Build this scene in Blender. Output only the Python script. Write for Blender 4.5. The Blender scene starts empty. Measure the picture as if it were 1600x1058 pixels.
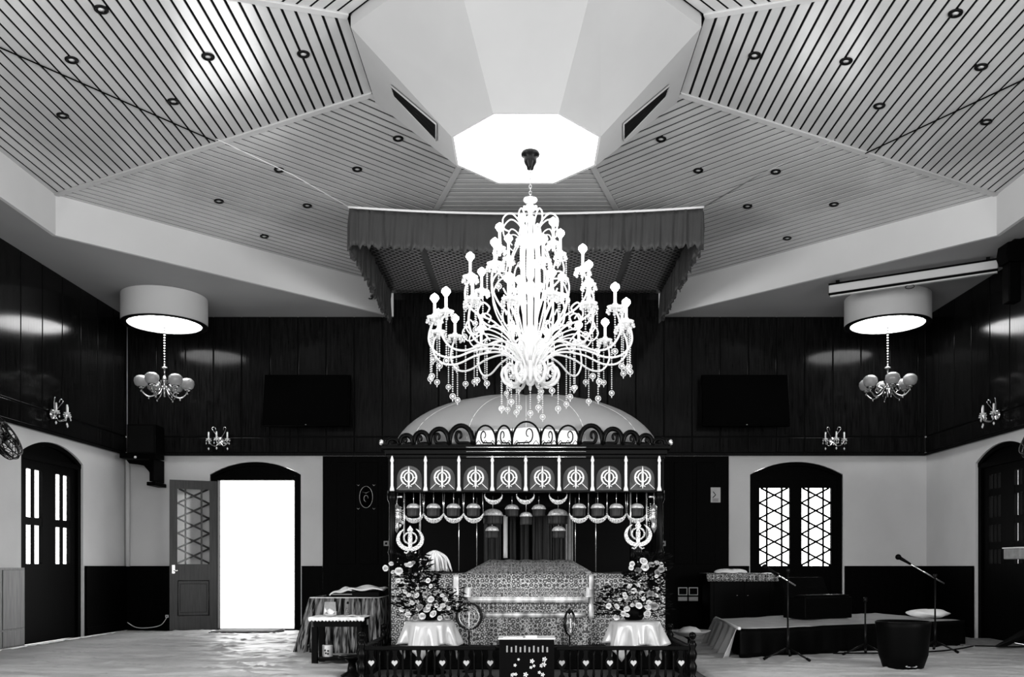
import bpy, bmesh, math, random
from math import sin, cos, pi, radians, sqrt, atan2
from mathutils import Vector, Matrix, noise
random.seed(7)
C = bpy.context.scene.collection
SC = bpy.context.scene

# ------------------------------------------------------------------ camera
F = 1400.0                       # focal length in pixels of the 1600 px wide frame
EYE = 0.9
cd = bpy.data.cameras.new('camera'); cam = bpy.data.objects.new('camera', cd); C.objects.link(cam)
cam.location = (0, 0, EYE); cam.rotation_euler = (pi/2, 0, 0)
cd.sensor_width = 36; cd.lens = 36*F/1600
cd.shift_x = -22/1600; cd.shift_y = 356/1600
cd.clip_start = .05; cd.clip_end = 200
SC.camera = cam

# ------------------------------------------------------------------ world, lights, exposure
SC.view_settings.view_transform = 'Standard'; SC.view_settings.look = 'None'
SC.view_settings.gamma = 1; SC.view_settings.use_curve_mapping = False
SC.view_settings.exposure = 0.45
w = bpy.data.worlds.new('daylight'); SC.world = w; w.use_nodes = True
w.node_tree.nodes['Background'].inputs[0].default_value = (1, 1, 1, 1)
w.node_tree.nodes['Background'].inputs[1].default_value = 6.5
SC.cycles.max_bounces = 8; SC.cycles.diffuse_bounces = 4; SC.cycles.glossy_bounces = 4
SC.cycles.transparent_max_bounces = 12
SC.cycles.caustics_reflective = False; SC.cycles.caustics_refractive = False
SC.cycles.sample_clamp_indirect = 6.0
SC.cycles.use_denoising = True
CHANDELIER_W = 3.0              # each of the chandelier's lamps
DRUM_E = 10.0                     # luminous disc in each round drum lamp
HOOD_E = 2.2                     # luminous octagon under the hood

def area_light(name, loc, rot, sx, sy, power):
    l = bpy.data.lights.new(name, 'AREA'); l.shape = 'RECTANGLE'; l.size = sx; l.size_y = sy; l.energy = power
    o = bpy.data.objects.new(name, l); C.objects.link(o); o.location = loc; o.rotation_euler = rot
    return o
# added fill lamps in place of unseen side windows and entrance; no openings are built
area_light('fill_left', (-5.5, 2.4, 1.9), (0, -pi/2 , 0), 1.8, 4.0, 450)
area_light('fill_right', (5.5, 2.4, 1.9), (0, pi/2, 0), 1.8, 4.0, 450)
area_light('fill_front', (0, -3.3, 1.9), (pi/2, 0, 0), 7, 2.6, 300)

def P(px, py, Y):                # a point of the photograph at distance Y
    return Vector(((px-822)*Y/F, Y, EYE+(885-py)*Y/F))
def ray(px, py, p0, n):          # where the sight line meets a plane
    d = Vector(((px-822)/F, 1, (885-py)/F)); o = Vector((0, 0, EYE)); n = Vector(n)
    return o+d*((Vector(p0)-o).dot(n)/d.dot(n))

# ------------------------------------------------------------------ materials
def new_mat(name):
    m = bpy.data.materials.new(name); m.use_nodes = True
    return m, m.node_tree, m.node_tree.nodes['Principled BSDF']
def G(v): return (v, v, v, 1)
def mat(name, col, rough=.5, metal=0, spec=.5, nz=None, bump=0, coat=0, trans=0, emit=0, aniso=None, coords='Object', scale=(1,1,1), coat_rough=.1):
    """nz = (noise scale, second grey, contrast) mixes two greys of the thing itself"""
    m, nt, b = new_mat(name)
    b.inputs['Base Color'].default_value = G(col); b.inputs['Roughness'].default_value = rough
    b.inputs['Metallic'].default_value = metal; b.inputs['Specular IOR Level'].default_value = spec
    b.inputs['Coat Weight'].default_value = coat; b.inputs['Coat Roughness'].default_value = coat_rough
    b.inputs['Transmission Weight'].default_value = trans
    if emit:
        b.inputs['Emission Color'].default_value = G(1); b.inputs['Emission Strength'].default_value = emit
    if nz or bump:
        tc = nt.nodes.new('ShaderNodeTexCoord'); mp = nt.nodes.new('ShaderNodeMapping'); mp.inputs['Scale'].default_value = scale
        nt.links.new(tc.outputs[coords], mp.inputs[0])
        n = nt.nodes.new('ShaderNodeTexNoise'); n.inputs['Scale'].default_value = nz[0] if nz else 20; n.inputs['Detail'].default_value = 6
        nt.links.new(mp.outputs[0], n.inputs['Vector'])
        if nz:
            r = nt.nodes.new('ShaderNodeMapRange'); r.inputs['From Min'].default_value = .5-nz[2]; r.inputs['From Max'].default_value = .5+nz[2]
            mx = nt.nodes.new('ShaderNodeMix'); mx.data_type = 'RGBA'
            mx.inputs[6].default_value = G(col); mx.inputs[7].default_value = G(nz[1])
            nt.links.new(n.outputs['Fac'], r.inputs['Value']); nt.links.new(r.outputs[0], mx.inputs[0]); nt.links.new(mx.outputs[2], b.inputs['Base Color'])
        if bump:
            bp = nt.nodes.new('ShaderNodeBump'); bp.inputs['Strength'].default_value = bump; bp.inputs['Distance'].default_value = .01
            nt.links.new(n.outputs['Fac'], bp.inputs['Height']); nt.links.new(bp.outputs[0], b.inputs['Normal'])
    return m
def wood(name, c1, c2, rough, axis, spec=.5, bump=.12, coat=0, nscale=6, coat_rough=.1):
    s = {'x': (.6, 9, 9), 'y': (9, .6, 9), 'z': (9, 9, .6)}[axis]
    return mat(name, c1, rough, spec=spec, nz=(nscale, c2, .22), bump=bump, scale=s, coat=coat, coat_rough=coat_rough)
def brocade(name, dark, light, scale, metal=.3, rough=.35):
    """woven flower pattern with a metallic thread"""
    m, nt, b = new_mat(name)
    tc = nt.nodes.new('ShaderNodeTexCoord'); mp = nt.nodes.new('ShaderNodeMapping'); nt.links.new(tc.outputs['Object'], mp.inputs[0])
    mp.inputs['Scale'].default_value = (scale, scale, scale)
    v = nt.nodes.new('ShaderNodeTexVoronoi'); v.inputs['Scale'].default_value = 1.0; v.inputs['Randomness'].default_value = .35
    v2 = nt.nodes.new('ShaderNodeTexVoronoi'); v2.inputs['Scale'].default_value = 3.1; v2.feature = 'DISTANCE_TO_EDGE'
    nt.links.new(mp.outputs[0], v.inputs['Vector']); nt.links.new(mp.outputs[0], v2.inputs['Vector'])
    s1 = nt.nodes.new('ShaderNodeMath'); s1.operation = 'MULTIPLY'; s1.inputs[1].default_value = 14
    s2 = nt.nodes.new('ShaderNodeMath'); s2.operation = 'SINE'
    nt.links.new(v.outputs['Distance'], s1.inputs[0]); nt.links.new(s1.outputs[0], s2.inputs[0])
    s3 = nt.nodes.new('ShaderNodeMath'); s3.operation = 'ADD'; nt.links.new(s2.outputs[0], s3.inputs[0])
    s4 = nt.nodes.new('ShaderNodeMath'); s4.operation = 'MULTIPLY'; s4.inputs[1].default_value = -6
    nt.links.new(v2.outputs['Distance'], s4.inputs[0]); nt.links.new(s4.outputs[0], s3.inputs[1])
    r = nt.nodes.new('ShaderNodeMapRange'); r.inputs['From Min'].default_value = -1.0; r.inputs['From Max'].default_value = .2
    nt.links.new(s3.outputs[0], r.inputs['Value'])
    mx = nt.nodes.new('ShaderNodeMix'); mx.data_type = 'RGBA'; mx.inputs[6].default_value = G(dark); mx.inputs[7].default_value = G(light)
    nt.links.new(r.outputs[0], mx.inputs[0]); nt.links.new(mx.outputs[2], b.inputs['Base Color'])
    b.inputs['Metallic'].default_value = metal; b.inputs['Roughness'].default_value = rough
    bp = nt.nodes.new('ShaderNodeBump'); bp.inputs['Strength'].default_value = .5; bp.inputs['Distance'].default_value = .006
    nt.links.new(r.outputs[0], bp.inputs['Height']); nt.links.new(bp.outputs[0], b.inputs['Normal'])
    return m
def lattice_cloth(name, dark, light, scale):
    """cloth printed with a diagonal net"""
    m, nt, b = new_mat(name)
    tc = nt.nodes.new('ShaderNodeTexCoord'); outs = []
    for a in (40, -40):
        mp = nt.nodes.new('ShaderNodeMapping'); nt.links.new(tc.outputs['Object'], mp.inputs[0]); mp.inputs['Rotation'].default_value = (0, 0, radians(a))
        wv = nt.nodes.new('ShaderNodeTexWave'); wv.inputs['Scale'].default_value = scale; wv.inputs['Distortion'].default_value = .4
        nt.links.new(mp.outputs[0], wv.inputs['Vector']); outs.append(wv)
    mxn = nt.nodes.new('ShaderNodeMath'); mxn.operation = 'MAXIMUM'
    nt.links.new(outs[0].outputs['Fac'], mxn.inputs[0]); nt.links.new(outs[1].outputs['Fac'], mxn.inputs[1])
    r = nt.nodes.new('ShaderNodeMapRange'); r.inputs['From Min'].default_value = .6; r.inputs['From Max'].default_value = .95
    nt.links.new(mxn.outputs[0], r.inputs['Value'])
    mx = nt.nodes.new('ShaderNodeMix'); mx.data_type = 'RGBA'; mx.inputs[6].default_value = G(dark); mx.inputs[7].default_value = G(light)
    nt.links.new(r.outputs[0], mx.inputs[0]); nt.links.new(mx.outputs[2], b.inputs['Base Color']); b.inputs['Roughness'].default_value = .5
    return m
def glass_mat(name, see=.85, rough=.03):
    m, nt, b = new_mat(name)
    out = nt.nodes['Material Output']; tr = nt.nodes.new('ShaderNodeBsdfTransparent'); gl = nt.nodes.new('ShaderNodeBsdfGlossy')
    tr.inputs[0].default_value = G(.95); gl.inputs['Roughness'].default_value = rough
    ms = nt.nodes.new('ShaderNodeMixShader'); ms.inputs[0].default_value = 1-see
    nt.links.new(tr.outputs[0], ms.inputs[1]); nt.links.new(gl.outputs[0], ms.inputs[2]); nt.links.new(ms.outputs[0], out.inputs[0])
    nt.nodes.remove(b)
    return m
def emit_mat(name, s):
    m, nt, b = new_mat(name); b.inputs['Base Color'].default_value = G(.8)
    b.inputs['Emission Color'].default_value = G(1); b.inputs['Emission Strength'].default_value = s
    return m
def crystal_mat(name, col=.9, t=.35):
    """cut glass: glossy with light passing through"""
    m, nt, b = new_mat(name)
    out = nt.nodes['Material Output']; tl = nt.nodes.new('ShaderNodeBsdfTranslucent'); tl.inputs[0].default_value = G(col)
    b.inputs['Base Color'].default_value = G(col); b.inputs['Roughness'].default_value = .12; b.inputs['Specular IOR Level'].default_value = .9
    ms = nt.nodes.new('ShaderNodeMixShader'); ms.inputs[0].default_value = t
    nt.links.new(b.outputs[0], ms.inputs[1]); nt.links.new(tl.outputs[0], ms.inputs[2]); nt.links.new(ms.outputs[0], out.inputs[0])
    return m

M = dict(
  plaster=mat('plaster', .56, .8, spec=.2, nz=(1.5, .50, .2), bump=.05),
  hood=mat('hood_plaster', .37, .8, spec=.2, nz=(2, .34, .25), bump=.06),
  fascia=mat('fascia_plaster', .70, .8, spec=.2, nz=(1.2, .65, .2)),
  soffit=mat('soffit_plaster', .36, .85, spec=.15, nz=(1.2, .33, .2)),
  board=mat('ceiling_board', .55, .15, spec=1.0, nz=(3, .48, .25), bump=.03, scale=(1, 1, 1)),
  gap=mat('board_gap', .006, .9, spec=.05),
  lighttrim=mat('pale_trim', .5, .5),
  panel_z=wood('dark_panel_upright', .0016, .0095, .13, 'z', spec=.075, bump=.05),
  panel_x=wood('dark_panel_level', .003, .006, .28, 'x', spec=.35, bump=.08),
  panel_door=wood('dark_door_wood', .0006, .0014, .45, 'z', spec=.015, bump=.08),
  leafwood=wood('open_leaf_wood', .0025, .022, .4, 'z', spec=.35, bump=.10),
  wainscot=wood('black_wainscot', .0006, .0012, .5, 'z', spec=.02),
  lit_wainscot=wood('lit_wainscot_wood', .08, .15, .45, 'z', spec=.3),  # wainscot with the light it catches put into the colour
  black=mat('black', .0010, .5, spec=.04),
  screen=mat('screen', .0006, .3, spec=.02),
  blackmetal=mat('black_metal', .0025, .35, spec=.12),
  carve=mat('dark_carved_wood', .0012, .3, spec=.06),
  silver=mat('silver', .85, .22, metal=.85),
  silvertex=mat('worked_silver', .16, .3, metal=.2, nz=(110, .9, .10), bump=.6),
  capsilver=mat('cap_silver', .25, .35, metal=.2, spec=.8, nz=(60, .8, .2)),
  foil=mat('foil_ribbon', .18, .3, metal=.2, spec=.8, nz=(3, .85, .14), scale=(3.5, 1, 1)),
  niche=mat('niche_cloth', .075, .6, spec=.2),
  silverwhite=mat('white_silver', .85, .35, metal=.3, spec=.6),
  brass=mat('brass', .35, .22, metal=1),
  chrome=mat('chrome', .7, .1, metal=1),
  crystal=crystal_mat('crystal'),
  crystal2=crystal_mat('crystal_drop', .8, .25),
  wire=mat('wire', .4, .3, metal=.8),
  white=mat('white_plastic', .7, .5),
  whitecloth=mat('white_cloth', .75, .8, spec=.2, bump=.2),
  cloth_grey=mat('grey_cloth', .30, .8, spec=.2, nz=(20, .22, .2)),
  satin=mat('satin', .42, .28, spec=.8, nz=(4, .34, .3)),
  satin_dark=mat('valance_satin', .042, .5, spec=.2, nz=(6, .05, .3)),
  stripe=mat('shiny_curtain', .002, .4, spec=.12, nz=(5, .22, .07), scale=(7, 7, .2)),
  canopy=lattice_cloth('canopy_cloth', .02, .42, 4.5),
  canopy_band=mat('canopy_band', .11, .6),
  brocade=brocade('brocade', .02, .40, 25),
  brocade2=brocade('brocade_fine', .05, .52, 32),
  dome=mat('dome_cloth', .26, .5, spec=.3, nz=(2, .22, .3)),
  floor=mat('floor_boards', .06, .5, spec=.3, nz=(3, .09, .3)),
  sheet=mat('floor_sheet_cloth', .42, .5, spec=.4, nz=(1.3, .28, .22), bump=.9, scale=(1, 2.6, 1)),
  carpet=mat('carpet', .10, .95, spec=.05, nz=(14, .19, .2)),
  mattress=mat('stage_sheet', .36, .8, spec=.2, nz=(6, .26, .25)),
  leaf=mat('leaf', .0035, .5, spec=.06),
  petal=mat('petal', .75, .6, spec=.2),
  petal2=mat('petal_grey', .33, .6, spec=.2),
  hair=mat('white_hair', .8, .45, spec=.4, nz=(30, .55, .2), scale=(1, 1, .2)),
  glass=glass_mat('pane_glass', .985),
  frosted=glass_mat('opal_glass', .45, .2),
  opal=crystal_mat('opal_shade', .42, .3),
  hoodlight=emit_mat('hood_light', HOOD_E),
  drumlight=emit_mat('drum_light', DRUM_E),
  bulb=emit_mat('bulb_light', 14),
  paper=mat('paper', .42, .8),
  ink=mat('ink', .02, .8),
  tin=mat('tin', .5, .4),
  curtain=mat('hanging_curtain', .006, .6, spec=.15, nz=(6, .045, .2), scale=(12, 12, .4)),
)

# ------------------------------------------------------------------ mesh helpers
class MB:
    def __init__(s, mtx=None): s.b = bmesh.new(); s.m = mtx or Matrix()
    def add(s, vs, fs, smooth=False):
        bv = [s.b.verts.new(s.m @ Vector(v)) for v in vs]
        for f in fs:
            try:
                fc = s.b.faces.new([bv[i] for i in f]); fc.smooth = smooth
            except ValueError: pass
        return s
    def box(s, x0, x1, y0, y1, z0, z1, bev=0):
        if bev:
            t = bmesh.new(); bmesh.ops.create_cube(t, size=1)
            for v in t.verts: v.co = Vector(((x0+x1)/2+v.co.x*(x1-x0), (y0+y1)/2+v.co.y*(y1-y0), (z0+z1)/2+v.co.z*(z1-z0)))
            bmesh.ops.bevel(t, geom=t.edges[:], offset=bev, segments=2, affect='EDGES', profile=.5)
            t.verts.index_update()
            s.add([v.co[:] for v in t.verts], [[v.index for v in f.verts] for f in t.faces]); t.free(); return s
        v = [(x, y, z) for x in (x0, x1) for y in (y0, y1) for z in (z0, z1)]
        return s.add(v, [(0,1,3,2),(4,6,7,5),(0,4,5,1),(2,3,7,6),(0,2,6,4),(1,5,7,3)])
    def hexa(s, bot, top):       # two quads
        v = list(bot)+list(top); n = len(bot)
        return s.add(v, [list(range(n))[::-1], list(range(n, 2*n))]+[(i, (i+1)%n, n+(i+1)%n, n+i) for i in range(n)])
    def prism(s, poly, y0, y1):  # polygon in x,z pulled along y
        return s.hexa([(x, y0, z) for x, z in poly], [(x, y1, z) for x, z in poly])
    def lathe(s, prof, c=(0,0,0), n=20, sx=1, sy=1, smooth=True, rx=0, rz=0, cap=True):
        vs = []; fs = []; R = Matrix.Rotation(rz, 3, 'Z') @ Matrix.Rotation(rx, 3, 'X')
        for r, z in prof:
            for k in range(n):
                a = 2*pi*k/n; p = R @ Vector((r*cos(a)*sx, r*sin(a)*sy, z)); vs.append((p.x+c[0], p.y+c[1], p.z+c[2]))
        for i in range(len(prof)-1):
            for k in range(n): fs.append((i*n+k, i*n+(k+1)%n, (i+1)*n+(k+1)%n, (i+1)*n+k))
        if cap and prof[0][0] > 1e-4: fs.append(list(range(n))[::-1])
        if cap and prof[-1][0] > 1e-4: fs.append([(len(prof)-1)*n+k for k in range(n)])
        return s.add(vs, fs, smooth)
    def ball(s, c, r, n=10, sz=1):
        return s.lathe([(max(r*sin(pi*i/(n//2+1)), 1e-5), -r*sz*cos(pi*i/(n//2+1))) for i in range(n//2+2)], c, n)
    def tube(s, pts, r, n=8, closed=False, smooth=True):
        pts = [Vector(p) for p in pts]; m = len(pts); rr = r if isinstance(r, (list, tuple)) else [r]*m
        vs = []; fs = []; up = None
        for i, p in enumerate(pts):
            if closed: t = pts[(i+1)%m]-pts[i-1]
            else: t = pts[min(i+1, m-1)]-pts[max(i-1, 0)]
            if t.length < 1e-9: t = Vector((0, 0, 1))
            t.normalize()
            if up is None: up = Vector((0, 0, 1)) if abs(t.z) < .9 else Vector((1, 0, 0))
            a = t.cross(up)
            if a.length < 1e-5: a = t.cross(Vector((0, 1, .01)))
            a.normalize(); b = a.cross(t).normalized(); up = b
            for k in range(n):
                q = p+(a*cos(2*pi*k/n)+b*sin(2*pi*k/n))*rr[i]; vs.append(q[:])
        for i in range(m if closed else m-1):
            j = (i+1)%m
            for k in range(n): fs.append((i*n+k, i*n+(k+1)%n, j*n+(k+1)%n, j*n+k))
        if not closed: fs.append(list(range(n))[::-1]); fs.append([(m-1)*n+k for k in range(n)])
        return s.add(vs, fs, smooth)
    def grid(s, fn, nu, nv, smooth=True, closed_u=False):
        vs = []; fs = []
        for j in range(nv+1):
            for i in range(nu if closed_u else nu+1): vs.append(fn(i/nu, j/nv))
        W = nu if closed_u else nu+1
        for j in range(nv):
            for i in range(nu):
                i2 = (i+1) % W; fs.append((j*W+i, j*W+i2, (j+1)*W+i2, (j+1)*W+i))
        return s.add(vs, fs, smooth)
    def build(s, name, m, parent=None, solid=0, loc=None):
        bmesh.ops.recalc_face_normals(s.b, faces=s.b.faces[:])
        me = bpy.data.meshes.new(name); s.b.to_mesh(me); s.b.free()
        o = bpy.data.objects.new(name, me); C.objects.link(o)
        me.materials.append(M[m] if isinstance(m, str) else m)
        if parent: o.parent = parent
        if loc: o.location = loc
        if solid:
            md = o.modifiers.new('thick', 'SOLIDIFY'); md.thickness = solid; md.offset = 0
        return o
def smooth_path(pts, k=6):       # Catmull-Rom
    pts = [Vector(p) for p in pts]; out = []
    for i in range(len(pts)-1):
        a = pts[max(i-1, 0)]; b = pts[i]; c = pts[i+1]; d = pts[min(i+2, len(pts)-1)]
        for j in range(k):
            t = j/k; out.append(.5*((2*b)+(c-a)*t+(2*a-5*b+4*c-d)*t*t+(3*b-a-3*c+d)*t**3))
    out.append(pts[-1]); return out
def tag(o, label, cat, group=None, kind=None):
    o['label'] = label; o['category'] = cat
    if group: o['group'] = group
    if kind: o['kind'] = kind
    return o
def thing(name, label, cat, loc=(0,0,0), rz=0, group=None):
    o = bpy.data.objects.new(name, None); C.objects.link(o); o.location = loc; o.rotation_euler = (0, 0, rz)
    o.empty_display_size = .1
    return tag(o, label, cat, group)
def struct(o): o['kind'] = 'structure'; return o
def dup(root, loc=None, rz=None, label=None, scale=None):
    r = root.copy(); C.objects.link(r)
    if loc is not None: r.location = loc
    if rz is not None: r.rotation_euler = (0, 0, rz)
    if scale: r.scale = (scale,)*3
    if label: r['label'] = label
    for ch in list(root.children):
        c = ch.copy(); C.objects.link(c); c.parent = r
        for g in list(ch.children):
            d = g.copy(); C.objects.link(d); d.parent = c
    return r
def part_label(o, s): o['label'] = s; return o

# ================================================================== THE SETTING
ZF0 = 4.82; XW = 5.63; YB = 12.6; ZS = 4.4; YF = -3.5       # side walls, back wall, soffit height, front wall
ZSPR, ZTOP, ZW = 2.19, 2.37, 2.475              # door arch spring and crown, top of the white plaster
MX_LEFT = Matrix(((0, -1, 0, -XW), (1, 0, 0, 0), (0, 0, 1, 0), (0, 0, 0, 1)))   # u runs along +Y, depth goes to -X
MX_RIGHT = Matrix(((0, 1, 0, XW), (1, 0, 0, 0), (0, 0, 1, 0), (0, 0, 0, 1)))    # u runs along +Y, depth goes to +X
MX_BACK = Matrix.Translation((0, YB, 0))
def arch_z(x, x0, x1, zs=ZSPR, zt=ZTOP):
    h = zt-zs; c = (x1-x0)/2; R = (c*c+h*h)/(2*h); return zt-R+sqrt(max(R*R-(x-(x0+x1)/2)**2, 0))
def plaster_wall(name, mtx, u0, u1, z1, openings, th=.22):
    b = MB(mtx); u = u0
    for (a, c, arch, zb, zt) in sorted(openings):
        b.box(u, a, 0, th, 0, z1)
        if zb > 0: b.box(a, c, 0, th, 0, zb)
        if arch:
            n = 20; pts = [(a+(c-a)*i/n, arch_z(a+(c-a)*i/n, a, c)) for i in range(n+1)]
            for i in range(n): b.prism([pts[i], pts[i+1], (pts[i+1][0], z1), (pts[i][0], z1)], 0, th)
        else: b.box(a, c, 0, th, zt, z1)
        u = c
    b.box(u, u1, 0, th, 0, z1)
    return struct(b.build(name, 'plaster'))
LD = (-4.446, -3.168); RD = (3.15, 4.455); SL = (9.99, 11.39); SR = (9.97, 11.22)
plaster_wall('wall_back', MX_BACK, -XW-.22, XW+.22, ZS+.1, [(*LD, True, 0, 0), (*RD, True, 0, 0)])
plaster_wall('wall_left', MX_LEFT, YF, YB, ZS+.1, [(*SL, True, 0, 0)])
plaster_wall('wall_right', MX_RIGHT, YF, YB, ZS+.1, [(*SR, True, 0, 0)])
b = MB(); b.box(-XW, XW, YF-.2, YF, 0, ZS+.1); struct(b.build('wall_front', 'plaster'))
b = MB(); b.box(-XW-.2, XW+.2, YF-.2, YB, -.2, 0); struct(b.build('floor', 'floor'))
b = MB(); b.box(-9, 9, YB+.22, YB+8, -.3, -.12); struct(b.build('ground', 'white'))

# dark timber panelling, upper part of the walls: separate planks, rail, lower band
def panelling(n, mtx, u0, u1, phase, pitch=.395):
    b = MB(mtx); b.box(u0, u1, -.010, -.001, ZW, ZS); struct(b.build('trim_%d' % (n+20), 'gap'))
    b = MB(mtx)
    u = phase+math.floor((u0-phase)/pitch)*pitch
    while u < u1:
        a, c = max(u+.009, u0), min(u+pitch-.009, u1)
        if c-a > .02: b.box(a, c, -.03, -.012, 2.725, ZS, .003); b.box(a, c, -.03, -.012, 2.50, 2.705, .003)
        u += pitch
    b.box(u0, u1, -.045, -.001, ZW-.025, ZW+.012)
    if n == 1: b.box(-2.0, 2.0, -.02, -.001, ZS, ZF0+.1)
    return struct(b.build('trim_%d' % n, 'panel_z'))
panelling(1, MX_BACK, -XW+.03, XW-.03, -2.016)
panelling(2, MX_LEFT, YF, YB-.03, 9.93, .445)
panelling(3, MX_RIGHT, YF, YB-.03, 9.93, .445)
# dark middle of the back wall behind the shrine, with long door-like panels
b = MB(MX_BACK); b.box(-2.853, 2.844, -.03, -.001, 0, ZW-.03)
for k in range(-9, 10):
    x = k*.315
    if abs(x) < 2.7: b.box(x-.13, x+.13, -.042, -.03, .93, 2.36, .004)
struct(b.build('trim_4', 'panel_door'))
# black wainscot
def wains(n, mtx, segs, m='wainscot'):
    b = MB(mtx)
    for a, c in segs:
        b.box(a, c, -.03, -.001, .0, .885); b.box(a, c, -.042, -.001, .885, .905, .004); b.box(a, c, -.04, -.03, .0, .12)
    return struct(b.build('trim_%d' % n, m))
wains(5, MX_BACK, [(-XW+.03, LD[0]-.02), (LD[1]+.02, -2.86), (2.85, RD[0]-.02), (RD[1]+.02, XW-.03)])
wains(6, MX_LEFT, [(SL[1]+.03, YB-.03)])
wains(7, MX_RIGHT, [(YF, SR[0]-.02), (SR[1]+.03, YB-.03)])
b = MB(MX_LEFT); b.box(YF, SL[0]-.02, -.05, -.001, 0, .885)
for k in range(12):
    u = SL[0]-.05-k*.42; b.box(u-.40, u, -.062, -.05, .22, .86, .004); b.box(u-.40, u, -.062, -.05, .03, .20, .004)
struct(b.build('trim_8', 'lit_wainscot'))  # wainscot section catching light, its brightness painted as a paler wood
# narrow pipe in the left corner
b = MB(); b.tube([(-XW+.05, YB-.05, .9), (-XW+.05, YB-.05, 2.46)], .03, 10); struct(b.build('trim_9', 'plaster'))

# soffit ring and octagonal fascia
OC = 7.4
OV = [(-5.01, 9.48), (-1.87, 12.58), (1.87, 12.58), (5.01, 9.48), (5.01, 5.32), (1.87, 2.22), (-1.87, 2.22), (-5.01, 5.32)]
rect = [(-XW, YB), (XW, YB), (XW, YF), (-XW, YF)]
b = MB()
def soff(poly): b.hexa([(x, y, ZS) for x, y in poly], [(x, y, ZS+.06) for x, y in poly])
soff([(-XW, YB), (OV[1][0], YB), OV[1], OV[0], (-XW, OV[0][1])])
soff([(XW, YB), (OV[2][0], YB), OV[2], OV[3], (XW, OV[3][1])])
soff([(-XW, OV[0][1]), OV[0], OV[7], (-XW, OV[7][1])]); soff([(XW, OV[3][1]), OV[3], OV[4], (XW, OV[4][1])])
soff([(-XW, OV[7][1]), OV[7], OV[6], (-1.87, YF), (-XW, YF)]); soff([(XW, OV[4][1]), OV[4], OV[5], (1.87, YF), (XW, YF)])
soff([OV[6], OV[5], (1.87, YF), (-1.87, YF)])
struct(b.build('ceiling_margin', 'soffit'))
b = MB(); ZF = 4.82; ZI = 5.10; KI = .2714
def sc(v, k): return (v[0]*k, OC+(v[1]-OC)*k)
for i in range(8):
    if i == 1: continue
    p, q = OV[i], OV[(i+1)%8]; po, qo = sc(p, .992), sc(q, .992)
    b.hexa([(*p, ZS-.004), (*q, ZS-.004), (*qo, ZS-.004), (*po, ZS-.004)], [(*p, ZF+.02), (*q, ZF+.02), (*qo, ZF+.02), (*po, ZF+.02)])
struct(b.build('trim_10', 'fascia'))

# sloping boarded ceiling: eight panels of narrow boards with open joints
def cp(v, k): x, y = sc(v, k); return Vector((x, y, ZF+(ZI-ZF)*(1-k)/(1-KI)))
NB = 39
bb = MB(); bg = MB(); bt = MB()
for i in range(8):
    p, q = OV[i], OV[(i+1)%8]
    up = Vector((0, 0, .007)); up2 = Vector((0, 0, .05))
    a, c, d, e = cp(p, 1), cp(q, 1), cp(q, KI), cp(p, KI)
    bg.hexa([v+up for v in (a, c, d, e)], [v+up2 for v in (a, c, d, e)])
    for j in range(NB):
        k0 = 1-(1-KI)*(j+.12)/NB; k1 = 1-(1-KI)*(j+.88)/NB
        a, c, d, e = cp(p, k0), cp(q, k0), cp(q, k1), cp(p, k1)
        u = (c-a).normalized()*.035
        a, c, d, e = a+u, c-u, d-u, e+u
        bb.hexa([a, c, d, e], [v+up for v in (a, c, d, e)])
    # hip trim
    a, e = cp(p, 1.0), cp(p, KI); dr = (e-a).normalized(); sd = dr.cross(Vector((0, 0, 1))).normalized()*.03; dn = Vector((0, 0, -.012))
    bt.hexa([a-sd+dn, a+sd+dn, e+sd+dn, e-sd+dn], [a-sd+up, a+sd+up, e+sd+up, e-sd+up])
struct(bb.build('ceiling', 'board')); struct(bg.build('ceiling_joints', 'gap')); struct(bt.build('trim_11', 'lighttrim'))
b = MB(); b.box(-XW-.2, XW+.2, YF-.2, YB+.2, 5.3, 5.4)
for s in (-1, 1): b.box(s*(XW+.1)-.1, s*(XW+.1)+.1, YF-.2, YB+.2, 4.45, 5.3)
b.box(-XW, XW, YB, YB+.2, 4.45, 5.3); b.box(-XW, XW, YF-.2, YF, 4.45, 5.3)
struct(b.build('roof', 'gap'))

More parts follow.
